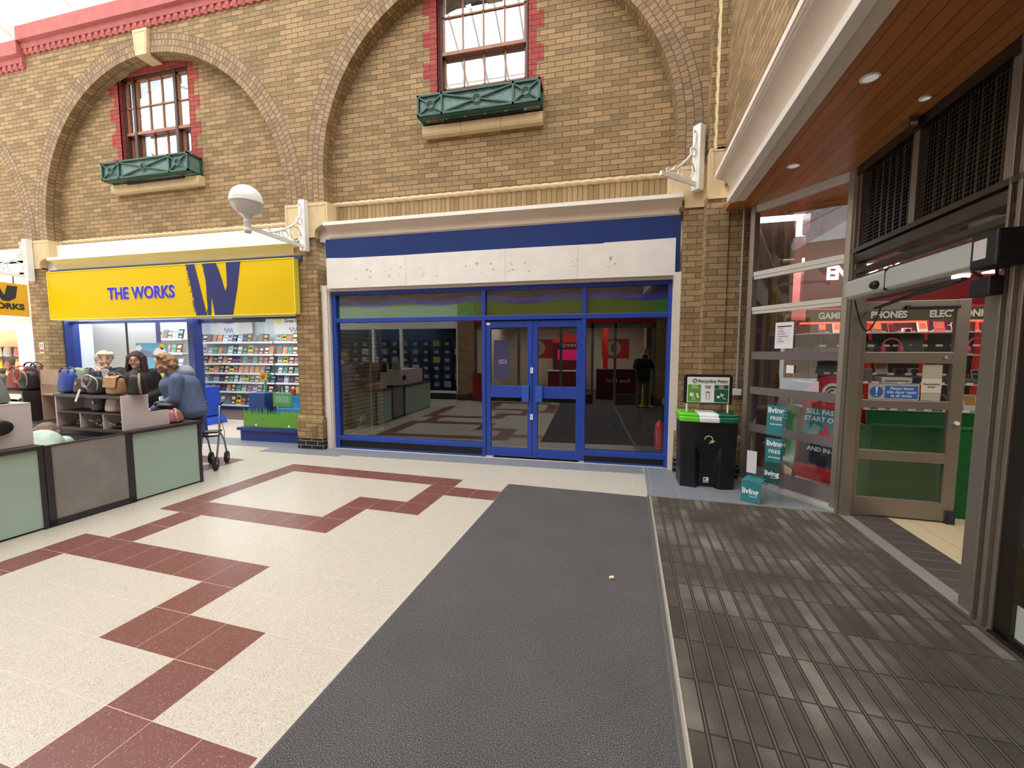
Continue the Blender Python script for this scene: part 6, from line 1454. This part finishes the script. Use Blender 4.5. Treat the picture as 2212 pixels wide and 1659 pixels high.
# A-board
REDF = mat('a-board red frame', '#a81c28', .4)
t = thing('a_board', 'red A-board poster reading SELL FASTER START ONLINE behind the angled glass', 'sign', (2.10, 6.0, 0), math.radians(-52), frame='T')
M0 = Matrix.Rotation(.16, 4, 'X') ; M0 = Matrix.Rotation(-.16, 4, 'X')
mb = MB(M0)
for x in (-.02, .60): mb.box(x, x + .03, -.015, .015, 0, 1.18)
mb.box(-.02, .63, -.015, .015, .06, .10); mb.build('leg_frame', REDF, t)
mb = MB(M0); pts = [(0, .95), (.61, .95), (.61, 1.12)] + [(.305 + .305 * math.cos(a), 1.12 + .26 * math.sin(a)) for a in [PI * k / 14 for k in range(1, 14)]] + [(0, 1.12)]; mb.prism(pts, 'y', -.02, .0); hb = mb.build('round_header', REDF, t)
mb = MB(M0); mb.lathe([(.001, -.024), (.12, -.024), (.12, -.02)], (.305, 0, 1.16), 28, axis='y'); mb.build('logo_disc', mat('logo cream', '#e0d4c8', .5), hb)
mb = MB(M0); mb.tube([(.305 + .075 * math.cos(a), -.026, 1.16 + .075 * math.sin(a)) for a in [2 * PI * k / 20 for k in range(20)]], .01, 6, closed=True); mb.tube([(.30 + .03 * math.cos(a), -.026, 1.16 + .035 * math.sin(a)) for a in [.8 + 4.7 * k / 14 for k in range(15)]], .009, 6); mb.build('logo_mark', CHAR, hb)
mb = MB(M0); mb.box(.01, .60, -.018, -.01, .24, .95); sh = mb.build('poster', mat('poster teal blue', '#2d7f96', .5, var=.2, vscale=6), t)
mb = MB(M0); mb.box(.01, .60, -.020, -.018, .24, .50); mb.build('dark_band', mat('poster navy', '#231a34', .5), sh)
mb = MB(M0); mb.box(.0, .61, -.021, -.018, .10, .24); mb.build('red_band', mat('poster red', '#b3202e', .5), sh)
mb = MB(M0); mb.ell((.34, -.022, .58), (.2, .004, .07), 20, 8); mb.prism([(.22, .6), (.30, .78), (.36, .62)], 'y', -.024, -.02); mb.build('red_plane_picture', mat('poster picture red', '#c8384a', .5), sh)
mb = MB(M0); mb.prism([(.10, .62), (.22, .60), (.24, .72), (.15, .76)], 'y', -.023, -.02); mb.build('grey_picture', mat('poster picture grey', '#8ea5aa', .5), sh)
tw = mat('poster letters', '#dfe6e2', .5)
def ptext(s_, size, x, z):
    o = text('lettering', s_, size, tw, sh, (0, 0, 0), (0, 0, 0), ext=.0005, bold=.002)
    o.matrix_basis = M0 @ Matrix.Translation((x, -.025, z)) @ Matrix.Rotation(PI / 2, 4, 'X')
ptext('SELL FASTER', .085, .04, .88); ptext('START ONLINE', .085, .03, .79); ptext('AND IN-STORE', .075, .12, .42); ptext('cex.io', .04, .45, .15)
mb = MB(Matrix.Translation((0, .50, 0)) @ Matrix.Rotation(.22, 4, 'X')); mb.box(0, .6, -.01, .01, .0, 1.0); mb.build('rear_board', REDF, t)

# ================================================================== OPPOSITE SIDE (seen in the reflections)
YO = -1.0
mb = MB(); mb.box(-24, 3.2, YO - .3, YO, 3.3, 7.9); mb.box(-24, -11, YO - .3, YO, 0, 3.3); struct(mb.build('wall_back', TAN, weld=False))
mb = MB(); mb.box(-24.2, -24, -2, 6.2, 0, 8.4); struct(mb.build('wall_end_blocker', mat('pale blocker wall', '#b5a68e', .8)))  # unseen wall added across the mall to stop sky light leaking in
for k, (a, b) in enumerate(((-4.95, -4.35), (1.45, 2.1), (-11.0, -10.4))):
    mb = MB(); mb.box(a, b, YO - .3, YO + .03, 0, 3.3); struct(mb.build('wall_back_pier_%d' % (k + 1), TAN, weld=False)); mb = MB(); mb.box(a - .03, b + .03, YO - .3, YO + .06, 0, .2); struct(mb.build('wall_back_pier_base_%d' % (k + 1), DARKB, weld=False))
t = thing('phone_shop_front', 'red phone shop front opposite, seen reflected in the empty shop glass', 'shopfront', (-1.45, YO - .1, 0))
mb = MB(); mb.box(-2.9, 2.9, -.1, .08, 2.55, 3.3); mb.build('fascia', RED, t)
mb = MB(); mb.box(-2.9, 1.0, -.05, .05, 0, .30); mb.box(1.75, 2.9, -.05, .05, 0, .32); mb.build('stall_riser', mat('dark grey riser', '#3c3f44', .5), t)
mb = MB()
for x in (-2.9, -1.4, .0, 1.0, 1.7, 2.85): mb.box(x - .04, x + .04, -.05, .05, 0, 2.55)
mb.box(-2.9, 2.9, -.05, .05, 2.4, 2.55); mb.build('frame', mat('grey frame', '#6c6f72', .4), t)
mb = MB(); mb.box(-4.35, 1.45, -6.0, -5.9, 0, 3.1); mb.box(-4.4, -4.35, -6, YO - .3, 0, 3.1); mb.box(1.45, 1.5, -6, YO - .3, 0, 3.1); struct(mb.build('wall_phone_shop', mat('phone shop wall', '#c9bba6', .7)))
mb = MB(); mb.box(-4.35, 1.45, -6, YO - .1, 2.95, 3.0); struct(mb.build('ceiling_phone_shop', mat('phone shop ceiling', '#b5ada2', .7)))
mb = MB(); mb.box(-4.35, 1.45, -6, YO - .1, 0, .004); struct(mb.build('floor_phone_shop', mat('phone shop floor', '#4a4540', .6)))
t = thing('phone_pavilion', 'dark red house shaped phone display with magenta screen, seen in reflection', 'display unit', (-1.65, -5.5, 0), PI)
mb = MB(); mb.prism([(-.62, 0), (.62, 0), (.62, 2.1), (0, 2.4), (-.62, 2.1)], 'y', 0, .1); mb.build('back_panel', mat('dark red panel', '#5a0f16', .5), t)
mb = MB(); mb.prism([(-.66, 2.05), (.66, 2.05), (.66, 2.15), (0, 2.48), (-.66, 2.15)], 'y', -.05, .0); mb.build('roof_sign', mat('vivid red sign', '#d8301c', .4, emit=.4), t)
mb = MB(); mb.box(-.42, .42, -.04, 0, 1.3, 1.75); mb.build('screen', mat('magenta screen', '#d81a6a', .4, emit=1.2), t)
mb = MB(); mb.box(-.75, .75, -.65, -.1, 0, .85); mb.build('counter', mat('dark red panel', '#5a0f16'), t); mb = MB(); mb.box(-.78, .78, -.68, -.1, .85, .88); mb.build('counter_top', WHITE, t)
text('lettering', 'PAYG', .22, WHITE, t, (-.35, -.045, 1.85), ext=.002)
t = thing('lightbox_poster', 'lilac lit poster with a large £20 in the phone shop window, reflected', 'poster', (-3.55, -1.5, .7), PI)
mb = MB(); mb.box(-.27, .27, 0, .05, 0, 1.35); mb.build('panel', mat('lilac glow', '#8d86b8', .4, emit=.7), t); text('lettering', '£20', .2, mat('poster glow white', '#f0f4ff', .4, emit=1), t, (-.2, -.005, .55), ext=.002, bold=.004)
for x, y, lb in ((-2.9, -5.85, 'red poster with a round 3 sign left on the reflected phone shop wall'), (.35, -5.85, 'red poster with a round 3 sign right on the reflected phone shop wall')):
    t = thing('wall_poster', lb, 'poster', (x, y, 1.5), PI)
    mb = MB(); mb.box(-.55, .55, 0, .03, -.1, .7); mb.build('panel', mat('poster board red', '#b01c1c', .5), t); mb = MB(); mb.lathe([(.001, -.02), (.33, -.02), (.33, 0)], (.1, 0, .32), 24, axis='y'); mb.build('disc', mat('disc grey pink', '#b09a94', .6), t); text('lettering', '3', .45, CHAR, t, (-.02, -.025, .17), ext=.002, bold=.01)
t = thing('phone_counter', 'dark red counter reading Save £360 inside the phone shop, reflected', 'counter', (.35, -2.6, 0), PI)
mb = MB(); mb.box(-.7, .7, -.3, .3, 0, 1.05); mb.build('counter_body', mat('dark red panel', '#5a0f16'), t); text('lettering', 'Save £360', .2, WHITE, t, (-.45, -.31, .6), ext=.002)
t = thing('red_column', 'red lit column in the phone shop, reflected', 'column', (-.05, -4.2, 0)); mb = MB(); mb.box(-.09, .09, -.09, .09, 0, 2.8); mb.build('shaft', mat('column red', '#b81c1c', .4, emit=.25), t)
t = thing('red_pillar_sign', 'dark red free standing sign by the brick pier opposite, reflected', 'sign', (-4.2, -.75, 0), PI); mb = MB(); mb.box(-.14, .14, 0, .1, 0, .95); mb.build('board', mat('sign maroon', '#8c1a22', .5), t)
t = thing('wet_floor_sign', 'yellow wet floor cone sign beside the reflected man', 'sign', (1.16, -.55, 0), PI)
mb = MB(); mb.prism([(-.14, 0), (.14, 0), (.05, .95), (-.05, .95)], 'y', -.08, .08); mb.build('cone', mat('safety yellow', '#e0c01a', .5), t, bevel=.01); mb = MB(); mb.box(-.2, .2, -.15, .15, 0, .04); mb.build('base', mat('safety yellow', '#e0c01a', .5), t)
mb = MB(); mb.prism([(-.05, .45), (.05, .45), (0, .54)], 'y', -.085, -.08); mb.build('warning_triangle', BLACK, t)
# accessory shop
t = thing('accessory_shop_front', 'cool lit accessory shop front opposite, seen reflected in the empty shop', 'shopfront', (-7.7, YO - .1, 0))
mb = MB(); mb.box(-2.7, 2.75, -.1, .05, 2.45, 3.3); mb.build('fascia', WHITEM, t); mb = MB(); mb.box(-2.7, 2.75, -.05, .05, .22, .30)
for x in (-2.7, -.5, .6, 2.72): mb.box(x - .05, x + .05, -.05, .05, 0, 2.45)
mb.build('frame', WHITE, t); mb = MB(); mb.box(-2.7, 2.75, -.05, .0, 0, .22); mb.build('stall_riser', CHAR, t)
mb = MB(); mb.box(-10.4, -4.95, -4.1, -4.0, 0, 3); mb.box(-10.5, -10.4, -4.1, -1.1, 0, 3); mb.box(-4.95, -4.85, -4.1, -1.1, 0, 3); mb.box(-10.4, -4.95, -4, -1.1, 2.9, 3.0); mb.box(-10.4, -4.95, -4, -1.1, 0, .004); struct(mb.build('wall_accessory_shop', mat('accessory wall', '#3c4f60', .7, var=.2, vscale=4)))
random.seed(8)
for r in range(6):
    for k in range(12):
        c = random.choice(['#1c2026', '#3a5a78', '#c9d2da', '#5b4a78', '#22323c', '#8a8f94', '#c0b04a'])
        o = thing('hanging_pack', '%s hanging pack, row %s column %s, reflected accessory shop' % ({'#1c2026': 'black', '#3a5a78': 'blue', '#c9d2da': 'white', '#5b4a78': 'purple', '#22323c': 'dark', '#8a8f94': 'grey', '#c0b04a': 'yellow'}[c], ['one', 'two', 'three', 'four', 'five', 'six'][r], ['one', 'two', 'three', 'four', 'five', 'six', 'seven', 'eight', 'nine', 'ten', 'eleven', 'twelve'][k]), 'pack', (-9.9 + k * .42, -1.9, .35 + r * .3), group='hanging packs in the accessory shop')
        mb = MB(); mb.box(-.13, .13, -.03, .03, 0, .22); mb.build('card', mat('hang ' + c, c, .4), o); mb = MB(); mb.box(-.08, .08, .03, .034, .04, .15); mb.build('print', mat('hang print', '#a9b6c0', .5), o)
